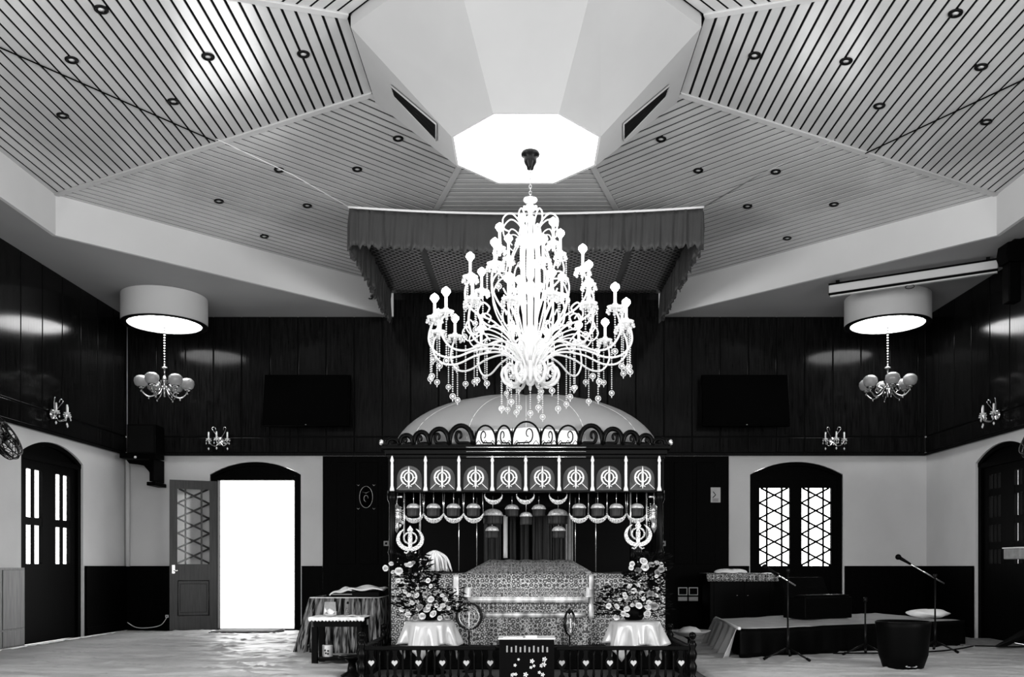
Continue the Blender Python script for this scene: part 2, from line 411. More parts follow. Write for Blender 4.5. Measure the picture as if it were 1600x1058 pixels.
# doors -------------------------------------------------------------
def lattice(b, x0, x1, z0, z1, y, r=.015, dz=None):
    """hexagon-and-triangle lattice: two uprights and crossing diagonals"""
    wd = x1-x0; q = wd/4
    for x in (x0+q, x1-q): b.box(x-r*.8, x+r*.8, y-r, y+r, z0, z1)
    n = 5; h = (z1-z0)/n
    for i in range(-1, n+1):
        za = z0+i*h+h*.05
        for (xa, xb) in ((x0, x1), (x1, x0)):
            p = Vector((xa, y, za)); r2 = Vector((xb, y, za+h*1.0))
            lo, hi = 0, 1
            if p.z < z0: lo = (z0-p.z)/(r2.z-p.z)
            if r2.z > z1: hi = (z1-p.z)/(r2.z-p.z)
            if hi-lo > .05: b.tube([p.lerp(r2, lo), p.lerp(r2, hi)], r, 6)
def lattice_leaf(parent, x0, x1, z0, z1, y0, th, wm, st=.115, gz=None, handle=None):
    """one door leaf in the parent's frame; glass above, sunk panel below"""
    gz = gz or z0+.88
    b = MB(); b.box(x0, x0+st, y0, y0+th, z0, z1); b.box(x1-st, x1, y0, y0+th, z0, z1)
    b.box(x0+st, x1-st, y0, y0+th, z1-.12, z1); b.box(x0+st, x1-st, y0, y0+th, gz-.22, gz); b.box(x0+st, x1-st, y0, y0+th, z0, z0+.2)
    b.box(x0+st, x1-st, y0+th*.3, y0+th*.7, z0+.2, gz-.22)
    b.box(x0+st+.03, x1-st-.03, y0+.004, y0+th*.3, z0+.24, gz-.26, .006)
    b.box(x0+st+.035, x1-st-.035, y0+th*.7, y0+th*.86, z0+.25, gz-.27, .006)
    b.tube([(x0+st+.01, y0+th*.78, z0+.21), (x1-st-.01, y0+th*.78, z0+.21), (x1-st-.01, y0+th*.78, gz-.23), (x0+st+.01, y0+th*.78, gz-.23)], .010, 6, closed=True)
    lf = b.build('leaf', wm, parent)
    b = MB(); lattice(b, x0+st, x1-st, gz, z1-.12, y0+th/2); b.build('lattice', wm, lf)
    b = MB(); b.box(x0+st, x1-st, y0+th*.5+.012, y0+th*.5+.016, gz, z1-.12); b.build('pane', 'glass', lf)
    if handle:
        b = MB(); hx = handle; b.box(hx-.02, hx+.02, y0-.012, y0, z0+.78, z0+.92, .003); b.tube([(hx, y0-.01, z0+.86), (hx, y0-.045, z0+.86), (hx+.05, y0-.045, z0+.86)], .008, 8)
        part_label(b.build('handle', 'silver', lf), 'small bright metal door handle')
    return lf
def arch_frame(parent, u0, u1, mtx, ztr, y0=.03, y1=.14, fw=.07, wm='panel_door'):
    b = MB(mtx); b.box(u0, u0+fw, y0, y1, 0, ZSPR-.02); b.box(u1-fw, u1, y0, y1, 0, ZSPR-.02)
    b.box(u0+fw, u1-fw, y0, y1, ztr, ztr+.06)
    n = 16; pts = [(u0+(u1-u0)*i/n, arch_z(u0+(u1-u0)*i/n, u0, u1)-.003) for i in range(n+1)]
    b.prism([(u0, ztr+.06)]+pts+[(u1, ztr+.06)], y0+.04, y1-.02)
    for i in range(n):
        (xa, za), (xb, zb) = pts[i], pts[i+1]
        b.prism([(xa, za-.05), (xb, zb-.05), (xb, zb), (xa, za)], y0-.005, y1)
    return b.build('frame', wm, parent)
d1 = bpy.data.objects.new('door_1', None); C.objects.link(d1); struct(d1)
arch_frame(d1, *LD, MX_BACK, 2.115, fw=.10)
b = MB(); b.box(LD[0]+.10, LD[1]-.02, 12.6, 12.82, -.005, .02); b.build('threshold', 'panel_door', d1)
# open leaf hinged at the left jamb, swung into the hall
lv = bpy.data.objects.new('swung_leaf', None); C.objects.link(lv); lv.parent = d1
lv.location = (LD[0]+.105, YB-.02, 0); lv.rotation_euler = (0, 0, pi+radians(24))
lattice_leaf(lv, 0, .62, .01, 2.09, 0, .045, 'leafwood', st=.10, gz=.93, handle=None)
b = MB(); b.box(.55, .59, .045, .052, .80, .92, .003); b.tube([(.57, .05, .84), (.57, .09, .84), (.52, .09, .84)], .009, 8)
b.build('handle', 'silver', lv)
d2 = bpy.data.objects.new('door_2', None); C.objects.link(d2); struct(d2)
arch_frame(d2, *RD, MX_BACK, 2.12)
hw = bpy.data.objects.new('closed_leaves', None); C.objects.link(hw); hw.parent = d2; hw.location = (0, YB+.04, 0)
mid = (RD[0]+RD[1])/2
lattice_leaf(hw, RD[0]+.06, mid, .01, 2.125, 0, .045, 'panel_door', st=.085, gz=.905)
lattice_leaf(hw, mid, RD[1]-.07, .01, 2.125, 0, .045, 'panel_door', st=.085, gz=.905)
def pane_door(n, mtx, u0, u1, cols, rows, gz, zt=2.12):
    d = bpy.data.objects.new('door_%d' % n, None); C.objects.link(d); struct(d)
    arch_frame(d, u0, u1, mtx, zt)
    m = (u0+u1)/2
    for a, c in ((u0+.06, m), (m, u1-.06)):
        b = MB(mtx); st = .15; y0, y1 = .06, .105
        b.box(a, a+st, y0, y1, .01, zt); b.box(c-st, c, y0, y1, .01, zt); b.box(a+st, c-st, y0, y1, zt-.1, zt)
        b.box(a+st, c-st, y0, y1, .01, gz)
        for z in rows: b.box(a+st, c-st, y0+.003, y1-.003, z-.045, z+.045)
        for k in range(1, cols):
            x = a+st+(c-st-a-st)*k/cols; b.box(x-.014, x+.014, y0+.005, y1-.005, gz, zt-.1)
        lf = b.build('leaf', 'panel_door', d)
        b = MB(mtx); b.box(a+st, c-st, y0+.02, y0+.024, gz, zt-.1); b.build('pane', 'glass', lf)
    return d
pane_door(3, MX_LEFT, *SL, 2, [1.42], .93)
pane_door(4, MX_RIGHT, *SR, 3, [1.15, 1.45, 1.8], .93)
# neighbouring masonry seen through the side doors
for s, n in ((-1, 'left'), (1, 'right')):
    b = MB(); b.box(s*9.0-.1, s*9.0+.1, 8, 13, -.1, 4)
    for k in range(8): b.box(s*8.6-.05, s*8.6+.05, 8+k*.62, 8.3+k*.62, -.1, 2.6)
    struct(b.build('outside_wall_'+n, 'cloth_grey'))

# ================================================================== CEILING THINGS
# hood: inverted octagonal funnel with a luminous base
hood = thing('ceiling_hood', 'pale octagonal funnel-shaped hood hanging from the middle of the boarded ceiling with glowing base', 'ceiling hood', (0, OC, 0))
HB = [(-.595, .25), (-.25, .62), (.25, .62), (.595, .25), (.595, -.27), (.25, -.64), (-.25, -.64), (-.595, -.27)]
HT = [(v[0]*KI*.985, (v[1]-OC)*KI*.985) for v in OV]
HZB, HZT = 4.32, 5.02
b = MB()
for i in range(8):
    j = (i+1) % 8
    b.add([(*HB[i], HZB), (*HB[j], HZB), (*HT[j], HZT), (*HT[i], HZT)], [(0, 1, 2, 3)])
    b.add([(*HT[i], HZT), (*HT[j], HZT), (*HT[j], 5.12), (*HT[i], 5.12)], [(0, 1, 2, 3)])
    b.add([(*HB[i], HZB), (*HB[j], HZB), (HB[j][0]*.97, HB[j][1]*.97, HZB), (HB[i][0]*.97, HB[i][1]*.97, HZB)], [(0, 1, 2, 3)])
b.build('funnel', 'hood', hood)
b = MB(); b.add([(x*.97, y*.97, HZB+.004) for x, y in HB], [list(range(8))]); b.build('light_panel', 'hoodlight', hood)
n_l = (Vector((HT[0][0], 0, HZT))-Vector((HB[0][0], 0, HZB))).cross(Vector((0, 1, 0)))
for s in (-1, 1):
    pl0 = (s*.595, OC, HZB); nl = (n_l.x*s*-1 if s > 0 else n_l.x, 0, n_l.z)
    nl = Vector((abs(n_l.z)*0+s*(HZT-HZB), 0, (abs(HT[0][0])-.595)*-1)).normalized()
    q = [(612, 132), (683, 192), (683, 218), (617, 149)]
    q = [(x if s < 0 else 1656-x, y) for x, y in q]
    pts = [ray(x, y, pl0, nl)-Vector((0, OC, 0)) for x, y in q]
    c = sum(pts, Vector())/4; nn = -nl if nl.z > 0 else nl
    if nn.dot(Vector((0, -OC, .9-4.6))) < 0: nn = -nn
    b = MB(); b.hexa([p+nn*.004 for p in pts], [p+nn*.012 for p in pts]); v = b.build('vent', 'gap', hood)
    b = MB(); b.tube([p+nn*.012 for p in pts], .009, 6, closed=True)
    v2 = b.build('vent_frame', 'hood', v)
    b = MB()
    for k in range(1, 4):
        b.tube([pts[0].lerp(pts[3], k/4)+nn*.012, pts[1].lerp(pts[2], k/4)+nn*.012], .003, 4)
    b.build('vent_slats', 'blackmetal', v)

# downlights
def plane_of(i): a, c, d = cp(OV[i], 1), cp(OV[(i+1) % 8], 1), cp(OV[i], KI); return a, (c-a).cross(d-a).normalized()
DL = [(7, [(158,14),(112,93),(325,88),(474,84),(271,158),(98,180)], 'left'), (0, [(622,216),(558,264),(436,265),(342,314),(480,321),(413,369)], 'left rear'),
      (2, [(1033,217),(1091,266),(1212,268),(1303,319),(1230,372),(1168,322)], 'right rear'), (3, [(1179,86),(1322,95),(1374,165),(1493,20),(1533,104),(1541,190)], 'right')]
DLL = {(7,0):'at the top picture edge', (7,1):'just above the dark wire', (7,2):'in the middle of the slope', (7,3):'nearest to the hood', (7,4):'close to the ridge and above the dark wire', (7,5):'below the dark wire, outermost',
 (0,0):'nearest to the hood', (0,1):'second from the hood', (0,2):'beside the tie cord', (0,3):'by itself under the ridge', (0,4):'above the canopy corner', (0,5):'lowest, beside pale fascia',
 (2,0):'nearest to the hood', (2,1):'second from the hood', (2,2):'half way along the ridge', (2,3):'outermost under the ridge', (2,4):'lowest, beside pale fascia', (2,5):'above the canopy corner',
 (3,0):'nearest to the hood', (3,1):'in the middle of the slope', (3,2):'close to the ridge', (3,3):'at the top edge of the photo', (3,4):'above the dark wire', (3,5):'below the dark wire, outermost'}
dl0 = None
for i, pts, side in DL:
    a, n = plane_of(i); n = n if n.z < 0 else -n
    for k, (px, py) in enumerate(pts):
        p = ray(px, py, a, n); lab = 'dark-ringed downlight on the %s ceiling slope, %s' % (side, DLL[(i, k)])
        q = n.to_track_quat('-Z', 'Y').to_euler()
        if dl0 is None:
            dl0 = thing('downlight', lab, 'downlight', group='downlights in the boarded ceiling')
            b = MB(); b.lathe([(.026, .012), (.028, -.010), (.048, -.012), (.052, -.006), (.052, .0), (.05, .012)], n=20, cap=False); b.build('ring', 'blackmetal', dl0)
            b = MB(); b.lathe([(.0001, -.004), (.024, -.004), (.026, .010)], n=16); b.build('lens', 'white', dl0)
            o = dl0
        else: o = dup(dl0, label=lab)
        o.location = p; o.rotation_euler = q

# two long dark cords that run from the canopy corners along the boards
def cord(name, pts, r, m, lab, cat='cord'):
    b = MB(); b.tube(smooth_path(pts, 5), r, 6); return tag(b.build(name, m), lab, cat)
for s, side in ((-1, 'left'), (1, 'right')):
    i = 7 if s < 0 else 3; a, n = plane_of(i); dn = Vector((0, 0, -.012))
    if s < 0: A, Bp = (0, 72), (336, 219)
    else: A, Bp = (1600, 122), (1352, 238)
    p1 = ray(*A, a, n); p2 = ray(*Bp, a, n); p0 = p1+(p1-p2)*.6
    p0.x = max(min(p0.x, 4.9), -4.9)
    cord('stretched_wire', [p0+dn, p1+dn, p2+dn], .006, 'black', 'thin dark wire stretched across the %s slope of the boarded ceiling' % side, 'wire')

# fabric canopy above the shrine
CYF, CYB, CZ, CX = 9.5, 12.42, 4.69, 1.87
can = thing('fabric_canopy', 'dark fabric canopy with gathered satin valance stretched under the ceiling behind the chandelier', 'canopy', (0, (CYF+CYB)/2, CZ))
yf, yb = CYF-(CYF+CYB)/2, CYB-(CYF+CYB)/2
def sag(u): return -.07*(1-(2*u-1)**2)
b = MB(); b.grid(lambda u, v: (-CX+2*CX*u, yf+(yb-yf)*v, sag(u)*(1-v)-.02*sin(pi*v)), 24, 16); b.build('top_cloth', 'canopy', can, solid=.004)
for x in (-1.22, 1.22):
    b = MB(); b.grid(lambda u, v: (x-.04+.08*u, yf+.02+(yb-yf-.04)*v, sag((x+CX)/(2*CX))*(1-v)-.02*sin(pi*v)-.008), 2, 16); b.build('stripe', 'canopy_band', can, solid=.003)
rnd = random.Random(3)
def valance(L, top, pt, nf, amp, drop, name, flat=None):
    """gathered cloth along u with its folds pushed along the normal"""
    ph = [(rnd.uniform(.7, 1.3)*nf, rnd.uniform(0, 6.28)) for _ in range(4)]
    def fn(u, v):
        f = sum(sin(2*pi*u*k+p) for k, p in ph)/4
        f2 = sin(2*pi*u*nf*2.3+1+3*v)
        am = amp*(.55+.45*v)*(1 if flat is None else flat(u))
        g1 = abs(sin(pi*(u*nf*.9+.6*sin(u*7+.5)+.35*sin(u*19))))**.4; g2 = abs(sin(pi*(u*nf*1.6+.4*sin(u*13)+.12*v)))**.5
        d = f*am*.8+f2*am*.2-am*1.3*(g1+.5*g2*min(1, v*2+.3)-1)
        hem = .018*sin(2*pi*u*nf*1.7)+.012*sin(2*pi*u*nf*3.1)
        return pt(u, d, top(u)-(drop+hem)*v)
    m = MB(); m.grid(fn, int(nf*14), 7); return m.build(name, 'satin_dark', can, solid=.004)
valance(3.74, sag, lambda u, d, z: (-CX+2*CX*u, yf-.02+d, z), 24, .035, .40, 'front_valance', flat=lambda u: .15+.85*min(1, abs(u-.5)*3.2))
for s in (-1, 1):
    valance(2.9, lambda u: 0, lambda u, d, z: (s*CX+d, yf+(yb-yf)*u, z), 17, .045, .42, 'side_valance')
b = MB(); b.tube([(-CX-.01+(2*CX+.02)*k/24, yf-.03, sag(k/24)+.008) for k in range(25)], .013, 8)
part_label(b.build('front_rope', 'white', can), 'white rope along the top of the valance')
for s in (-1, 1):
    b = MB(); b.tube([(s*CX, yf-.02, .008), (s*(CX+.45), yf-.6, .10), (s*(CX+1.0), yf-1.2, .17)], [.007, .005, .003], 6)
    b.build('tie_rope', 'white' if s < 0 else 'wire', can)

# wall hook on the left fascia beside the canopy
hk = thing('wall_hook', 'dark hook with a short line fixed to the left fascia beside the fabric canopy', 'hook', (-2.13, 12.3, 4.6))
b = MB(); b.lathe([(.001, 0), (.04, 0), (.045, .02), (.02, .035)], n=16, rx=pi/2); b.build('plate', 'cloth_grey', hk)
b = MB(); b.tube(smooth_path([(0, -.03, 0), (.03, -.06, -.01), (.02, -.08, -.05), (-.02, -.06, -.04)]), .008, 8); b.tube([(.02, -.06, 0), (.12, -.03, .015), (.24, 0, .03)], .005, 6); b.build('hook', 'blackmetal', hk)

# round drum lamps under the soffit with small brass chandeliers
def drum(s):
    x = s*4.705; side = 'left' if s < 0 else 'right'
    t = thing('drum_lamp', 'wide pale plaster drum lamp with glowing disc under the soffit, %s of the chandelier' % side, 'ceiling lamp', (x, 11.67, 4.04), group='drum lamps under the soffit')
    b = MB(); b.lathe([(.458, .06), (.458, .004), (.52, .0), (.532, .01), (.532, .358)], n=64, cap=False)
    b.build('drum', 'fascia', t)
    b = MB(); b.lathe([(.458, .002), (.462, -.004), (.53, -.006), (.535, .006)], n=64, cap=False); b.build('rim', 'blackmetal', t)
    b = MB(); b.lathe([(.001, .012), (.455, .012)], n=64); b.build('light_disc', 'drumlight', t)
    b = MB(); b.lathe([(.001, .03), (.459, .03), (.459, .26), (.001, .26)], n=64, cap=False); b.build('leak_shield', 'blackmetal', t)  # unseen can added to keep the disc's light from leaking upward
    return t
for s in (-1, 1): drum(s)
def arm_globe(t, k, n, r0=.28):
    a = 2*pi*k/n+.35; ca, sa = cos(a), sin(a)
    def p(r, z): return (r*ca, r*sa, z)
    b = MB(); b.tube(smooth_path([p(.03, -.02), p(.10, -.13), p(.19, -.17), p(.26, -.12), p(r0, -.07)], 5), .010, 8)
    b.tube(smooth_path([p(.06, -.05), p(.12, -.02), p(.16, -.06), p(.13, -.1), p(.10, -.07)], 5), .007, 6)
    b.lathe([(.012, -.08), (.045, -.065), (.05, -.05), (.03, -.045)], (r0*ca, r0*sa, 0), 14)
    b.ball((r0*ca, r0*sa, -.10), .018, 8); b.ball((.19*ca, .19*sa, -.19), .014, 8)
    ar = b.build('arm', 'brass', t)
    b = MB(); b.lathe([(.04, -.05), (.075, -.025), (.09, .02), (.085, .06), (.055, .09), (.05, .092)], (r0*ca, r0*sa, 0), 20); g = b.build('globe_shade', 'opal', ar)
for s in (-1, 1):
    side = 'left' if s < 0 else 'right'
    t = thing('brass_chandelier', 'small brass chandelier with opal globe shades hanging from the %s drum lamp' % side, 'chandelier', (s*4.71, 11.67, 3.27), group='small brass chandeliers')
    b = MB(); z = .25; k = 0
    while z < .76:
        b.lathe([(.010, -.014), (.014, 0), (.010, .014)], (0, 0, z), 8); b.tube([(0, 0, z+.01), (0, 0, z+.035)], .004, 6); z += .035
    b.build('chain', 'brass', t)
    b = MB(); b.lathe([(.001, .27), (.01, .265), (.012, .23), (.05, .215), (.05, .208), (.012, .20), (.016, .12), (.025, .10), (.05, .06), (.055, .03), (.03, 0), (.045, -.04), (.04, -.08), (.015, -.12), (.022, -.15), (.001, -.17)], n=20); b.build('stem', 'brass', t)
    for k in range(6): arm_globe(t, k, 6)

# projector screen case hanging below the right soffit, and black loudspeaker at its end
pa, pb = Vector((3.73, 11.02, 4.30)), Vector((5.32, 10.1, 4.30))
dr = (pb-pa); L = dr.length; ang = atan2(dr.y, dr.x)
t = thing('projector_screen_case', 'long pale rolled-up projector screen case under the right soffit in front of the drum lamp', 'projector screen', pa, ang)
b = MB(); b.box(0, L, -.045, .045, -.05, .045, .01); b.build('case', 'fascia', t)
b = MB(); b.box(0, L, -.052, .0, .046, .062); b.box(0, L, -.05, .0, -.075, -.055); b.build('edge_rails', 'black', t)
b = MB(); b.box(.01, L-.005, -.03, .02, -.092, -.077, .004); part_label(b.build('pull_bar', 'white', t), 'white pull bar')
b = MB(); b.tube([(L*.5+.05*cos(a), -.02, -.11+.022*sin(a)) for a in [2*pi*k/14 for k in range(14)]], .005, 6, closed=True); b.build('pull_ring', 'blackmetal', t)
for x in (.1, L-.1):
    b = MB(); b.box(x-.02, x+.02, -.02, .02, .045, .10); b.build('bracket', 'blackmetal', t)
sp = P(1583, 405, 9.6)
t = thing('ceiling_loudspeaker', 'black loudspeaker on a bracket under the right soffit at the end of the screen case', 'loudspeaker', (sp.x, sp.y, 0))
b = MB(); b.prism([(-.10, 4.14), (-.13, 4.22), (-.11, 4.34), (-.02, 4.36), (.07, 4.39), (.10, 4.35), (.12, 4.26), (.06, 4.14)], -.1, .1); b.build('housing', 'black', t)
b = MB(); b.box(-.08, .05, -.07, .07, 3.72, 4.14, .01); b.build('column', 'black', t)
b = MB(); b.box(.0, .06, -.03, .03, 4.34, 4.40); b.build('bracket', 'blackmetal', t)

# ================================================================== THE BIG CHANDELIER
ch = thing('crystal_chandelier', 'large glowing crystal chandelier with candle lamps and bead strands hanging from the glowing hood', 'chandelier', (.035, 7.4, 0))
b = MB(); b.lathe([(.001, 4.325), (.07, 4.32), (.078, 4.305), (.075, 4.29), (.05, 4.28), (.055, 4.26), (.05, 4.23), (.03, 4.20), (.028, 4.18), (.001, 4.175)], n=24)
part_label(b.build('ceiling_rose', 'blackmetal', ch), 'dark metal ceiling cup')
b = MB()
for k in range(9):
    z = 4.165-k*.026
    b.tube([(.010*cos(a)*(k % 2), .010*cos(a)*((k+1) % 2), z+.017*sin(a)) for a in [2*pi*j/10 for j in range(10)]], .0032, 5, closed=True)
b.build('chain', 'wire', ch)
b = MB()
b.lathe([(.001, 3.95), (.015, 3.945), (.055, 3.935), (.06, 3.925), (.05, 3.91), (.016, 3.905), (.018, 3.88), (.04, 3.86), (.045, 3.85), (.02, 3.84), (.015, 3.80), (.04, 3.78), (.045, 3.76), (.02, 3.74),
         (.018, 3.66), (.03, 3.6), (.035, 3.3), (.02, 3.26), (.045, 3.22), (.05, 3.18), (.025, 3.14), (.022, 2.9), (.04, 2.84), (.09, 2.78), (.11, 2.72), (.10, 2.66), (.05, 2.60), (.07, 2.52), (.075, 2.46), (.04, 2.42), (.03, 2.40), (.001, 2.38)], n=20)
b.build('column', 'crystal', ch)
b = MB()
for k in range(8):
    a = 2*pi*k/8; b.tube([(.055*cos(a), .055*sin(a), 3.7), (.075*cos(a), .075*sin(a), 3.45), (.06*cos(a), .06*sin(a), 3.05), (.05*cos(a), .05*sin(a), 2.75)], [.008, .012, .010, .006], 6)
    b.ball((.05*cos(a+.3), .05*sin(a+.3), 3.86), .014, 8)
b.build('glass_rods', 'crystal', ch)
def Rp(a): return lambda r, z, d=0: (r*cos(a)-d*sin(a), r*sin(a)+d*cos(a), z)
def strand(b, c, L, drop=.022, step=.0185, r=.0076):
    n = int(L/step)
    for i in range(n): b.lathe([(.0005, -r), (r, 0), (.0005, r)], (c[0], c[1], c[2]-.008-i*step), 6, smooth=False)
    z = c[2]-.008-n*step-drop*.6
    b.tube([(c[0]+drop*cos(q), c[1], z-drop*.4+drop*sin(q)) for q in [2*pi*j/12 for j in range(12)]], .0035, 5, closed=True)
    b.ball((c[0], c[1], z-drop*.4), drop*.62, 8)
    b.lathe([(.0005, -.012), (.006, 0), (.0005, .012)], (c[0], c[1], z-drop*1.9), 6)
rc = random.Random(11)
def candle_arm(a, path, rc_, zc, zb, tube, name, ns=2, slen=(.3, .45), cup=.062):
    p = Rp(a); b = MB(); b.tube(smooth_path([p(r, z) for r, z in path], 5), tube, 8)
    c = p(rc_, 0)
    b.lathe([(.012, zc-.045), (.02, zc-.03), (.018, zc-.015), (cup, zc), (cup*1.05, zc+.008), (.02, zc+.012), (.022, zc+.03), (.013, zc+.035), (.012, zb-.03)], (c[0], c[1], 0), 14)
    ar = b.build(name, 'crystal', ch)
    b = MB(); b.lathe([(.001, zb-.035), (.014, zb-.03), (.036, zb), (.032, zb+.02), (.008, zb+.04), (.001, zb+.045)], (c[0], c[1], 0), 12)
    part_label(b.build('bulb', 'bulb', ar), 'glowing candle bulb')
    b = MB()
    for k in range(8):
        q = 2*pi*k/8; x, y = c[0]+cup*cos(q), c[1]+cup*sin(q)
        b.ball((x, y, zc-.018), .008, 6); b.ball((x, y, zc-.036), .012, 6)
    b.tube([(c[0]+cup*cos(2*pi*k/16), c[1]+cup*sin(2*pi*k/16), zc-.014) for k in range(16)], .003, 5, closed=True); b.tube([(c[0]-cup, c[1], zc-.014), (c[0]+cup, c[1], zc-.014)], .002, 4)
    for k in range(8): q = 2*pi*k/8; b.tube([(c[0]+cup*cos(q), c[1]+cup*sin(q), zc-.045), (c[0]+cup*cos(q), c[1]+cup*sin(q), zc-.012)], .002, 4)
    b.build('cup_drops', 'crystal2', ar)
    for k in range(ns):
        q = a+(k-.5*(ns-1))*2.2; x, y = c[0]+cup*cos(q), c[1]+cup*sin(q)
        b = MB(); strand(b, (x, y, zc-.01), rc.uniform(*slen)); b.build('bead_strand', 'crystal2', ar)
    return ar
for k in range(16):
    a = 2*pi*(k+.5)/16; dz = 0.0 if k % 2 else .035
    candle_arm(a, [(.05, 2.50), (.12, 2.60), (.26, 2.68), (.45, 2.665), (.62, 2.60), (.75, 2.61), (.83, 2.70), (.83, 2.80), (.79, 2.86+dz)], .79, 2.875+dz, 3.03+dz, .0085, 'outer_arm', 2, (.20, .46))
for k in range(8):
    a = 2*pi*(k+.25)/8
    candle_arm(a, [(.07, 2.62), (.16, 2.76), (.30, 2.90), (.44, 2.96), (.53, 3.05), (.54, 3.16), (.50, 3.24)], .50, 3.255, 3.42, .008, 'middle_arm', 2, (.15, .28))
for k in range(6):
    a = 2*pi*(k+.25)/6
    candle_arm(a, [(.05, 3.20), (.12, 3.18), (.22, 3.25), (.29, 3.36), (.27, 3.47)], .26, 3.50, 3.67, .0075, 'upper_arm', 1, (.10, .18), .05)
for k in range(8):               # tall lyre-shaped stems and upper hooks
    a = 2*pi*(k+.5)/8; p = Rp(a); b = MB()
    b.tube(smooth_path([p(.06, 2.56), p(.16, 2.78), p(.30, 3.0), p(.34, 3.18), p(.27, 3.30), p(.17, 3.28), p(.15, 3.18), p(.20, 3.12), p(.24, 3.17)], 6), .0065, 7)
    b.tube(smooth_path([p(.07, 2.70), p(.13, 2.95), p(.20, 3.15), p(.16, 3.45), p(.08, 3.62), p(.09, 3.72), p(.17, 3.79), p(.24, 3.74), p(.235, 3.66), p(.19, 3.64)], 6), .006, 7)
    b.tube(smooth_path([p(.05, 3.45), p(.10, 3.62), p(.17, 3.66), p(.20, 3.58), p(.16, 3.53)], 5), .005, 6)
    b.build('lyre_stem', 'crystal', ch)
for k in range(12):              # lower scrolls round the hub
    a = 2*pi*k/12; p = Rp(a); b = MB()
    b.tube(smooth_path([p(.05, 2.62), p(.07, 2.48), p(.13, 2.40), p(.20, 2.41), p(.235, 2.48), p(.21, 2.545), p(.16, 2.54), p(.145, 2.49), p(.17, 2.465)], 6), [.013]*30+[.011]*19, 7)
    b.build('lower_scroll', 'crystal', ch)
for k in range(16):              # fans of thin glass arms filling the middle
    a = 2*pi*k/16; p = Rp(a); b = MB()
    b.tube(smooth_path([p(.06, 2.55), p(.2, 2.75), p(.38, 2.82), p(.50, 2.76), p(.56, 2.82), p(.53, 2.88), p(.49, 2.85)], 5), .006, 6)
    if k % 2: b.tube(smooth_path([p(.38, 2.82), p(.46, 2.93), p(.42, 3.03), p(.36, 3.0), p(.38, 2.95)], 5), .007, 6)
    b.build('curl', 'crystal', ch)
for k in range(26):              # long free strands
    ring, z0, L = ((.56, 2.76, .42), (.36, 2.80, .52), (.70, 2.64, .38), (.24, 2.44, .26))[k % 4]
    a = 2*pi*k/26*1.0+.13*(k % 4); p = Rp(a); b = MB(); strand(b, p(ring, z0), L*rc.uniform(.7, 1.1)); b.build('long_strand', 'crystal2', ch)
b = MB(); strand(b, (0, 0, 2.38), .20, .022); b.build('centre_drop', 'crystal2', ch)
for k, (r, z) in enumerate([(.45, 3.2), (.45, 3.2), (.45, 3.2), (.45, 3.2), (.12, 2.95), (.1, 3.8)]):
    l = bpy.data.lights.new('chandelier_lamp', 'POINT'); l.energy = CHANDELIER_W; l.shadow_soft_size = .08
    o = bpy.data.objects.new('lamp', l); C.objects.link(o); o.parent = ch; a = pi/4+pi/2*k
    o.location = (r*cos(a), r*sin(a), z) if k < 4 else (0.13, -.13, z)

# ================================================================== WALL THINGS
def tv(x, zc, lab, lean):
    t = thing('television', lab, 'television', (x, YB-.22, zc), group='televisions on the back wall')
    tilt = Matrix.Rotation(radians(-8), 4, 'X')
    b = MB(tilt); b.box(-.60, .60, -.02, .03, -.365, .365, .006); b.build('housing', 'screen', t)
    b = MB(tilt); b.box(-.575, .575, -.024, -.0205, -.335, .345); b.build('screen', 'screen', t)
    b = MB(tilt); b.box(-.006, .012, -.026, -.024, -.353, -.348); part_label(b.build('indicator', 'white', t), 'tiny light indicator mark')
    b = MB(); b.box(-.15, .15, .03, .17, -.1, .1); b.build('wall_bracket', 'blackmetal', t)
    return t
tv(-3.03, 3.19, 'flat black television on the dark panelling left of the shrine above the open door side', 1)
tv(3.03, 3.19, 'flat black television on the dark panelling right of the shrine', -1)

sc0 = None
def sconce(loc, rz, lab):
    global sc0
    if sc0 is None:
        t = thing('crystal_sconce', lab, 'wall light', loc, rz, group='crystal candle sconces on the panelling'); sc0 = t
        b = MB(); b.lathe([(.001, -.03), (.05, -.028), (.06, -.01), (.06, 0)], (0, 0, -.02), 20, sy=1, rx=-pi/2); b.build('back_plate', 'chrome', t)
        for k, a in enumerate((-1.05, 0, 1.05)):
            b = MB(); x, y = .15*sin(a), -.06-.12*cos(a)
            b.tube(smooth_path([(0, -.03, -.03), (x*.4, y*.4-.01, -.09), (x*.85, y*.9, -.07), (x, y, -.01)]), .006, 8)
            if k != 1: b.tube(smooth_path([(0, -.03, 0), (x*.5, y*.5, .09), (x*.75, y*.7, .15), (x*.5, y*.6, .17), (x*.4, y*.5, .13)]), .005, 6)
            ar = b.build('arm', 'chrome', t)
            b = MB(); b.lathe([(.012, -.02), (.036, -.005), (.038, 0), (.012, .003), (.011, .09), (.006, .095)], (x, y, 0), 14); b.build('candle_cup', 'crystal', ar)
            b = MB()
            for j in range(6):
                q = 2*pi*j/6; b.ball((x+.034*cos(q), y+.034*sin(q), -.025), .009, 6); 
                if j % 2: b.lathe([(.0005, -.022), (.009, -.006), (.0005, .012)], (x+.034*cos(q), y+.034*sin(q), -.058), 6)
            b.lathe([(.0005, -.03), (.013, -.008), (.0005, .014)], (x, y, -.13), 8)
            b.build('drops', 'crystal', ar)
        return t
    return dup(sc0, loc, rz, lab)
sconce((-4.275, YB-.045, 2.67), 0, 'crystal candle sconce on the panelling above the open bright doorway')
sconce((4.285, YB-.045, 2.67), 0, 'crystal candle sconce on the panelling above the closed lattice doors')
sconce((-XW+.045, 10.55, 2.71), pi/2, 'crystal candle sconce above the arched door of the left side wall')
sconce((XW-.045, 10.6, 2.71), -pi/2, 'crystal candle sconce above the arched door of the right side wall')

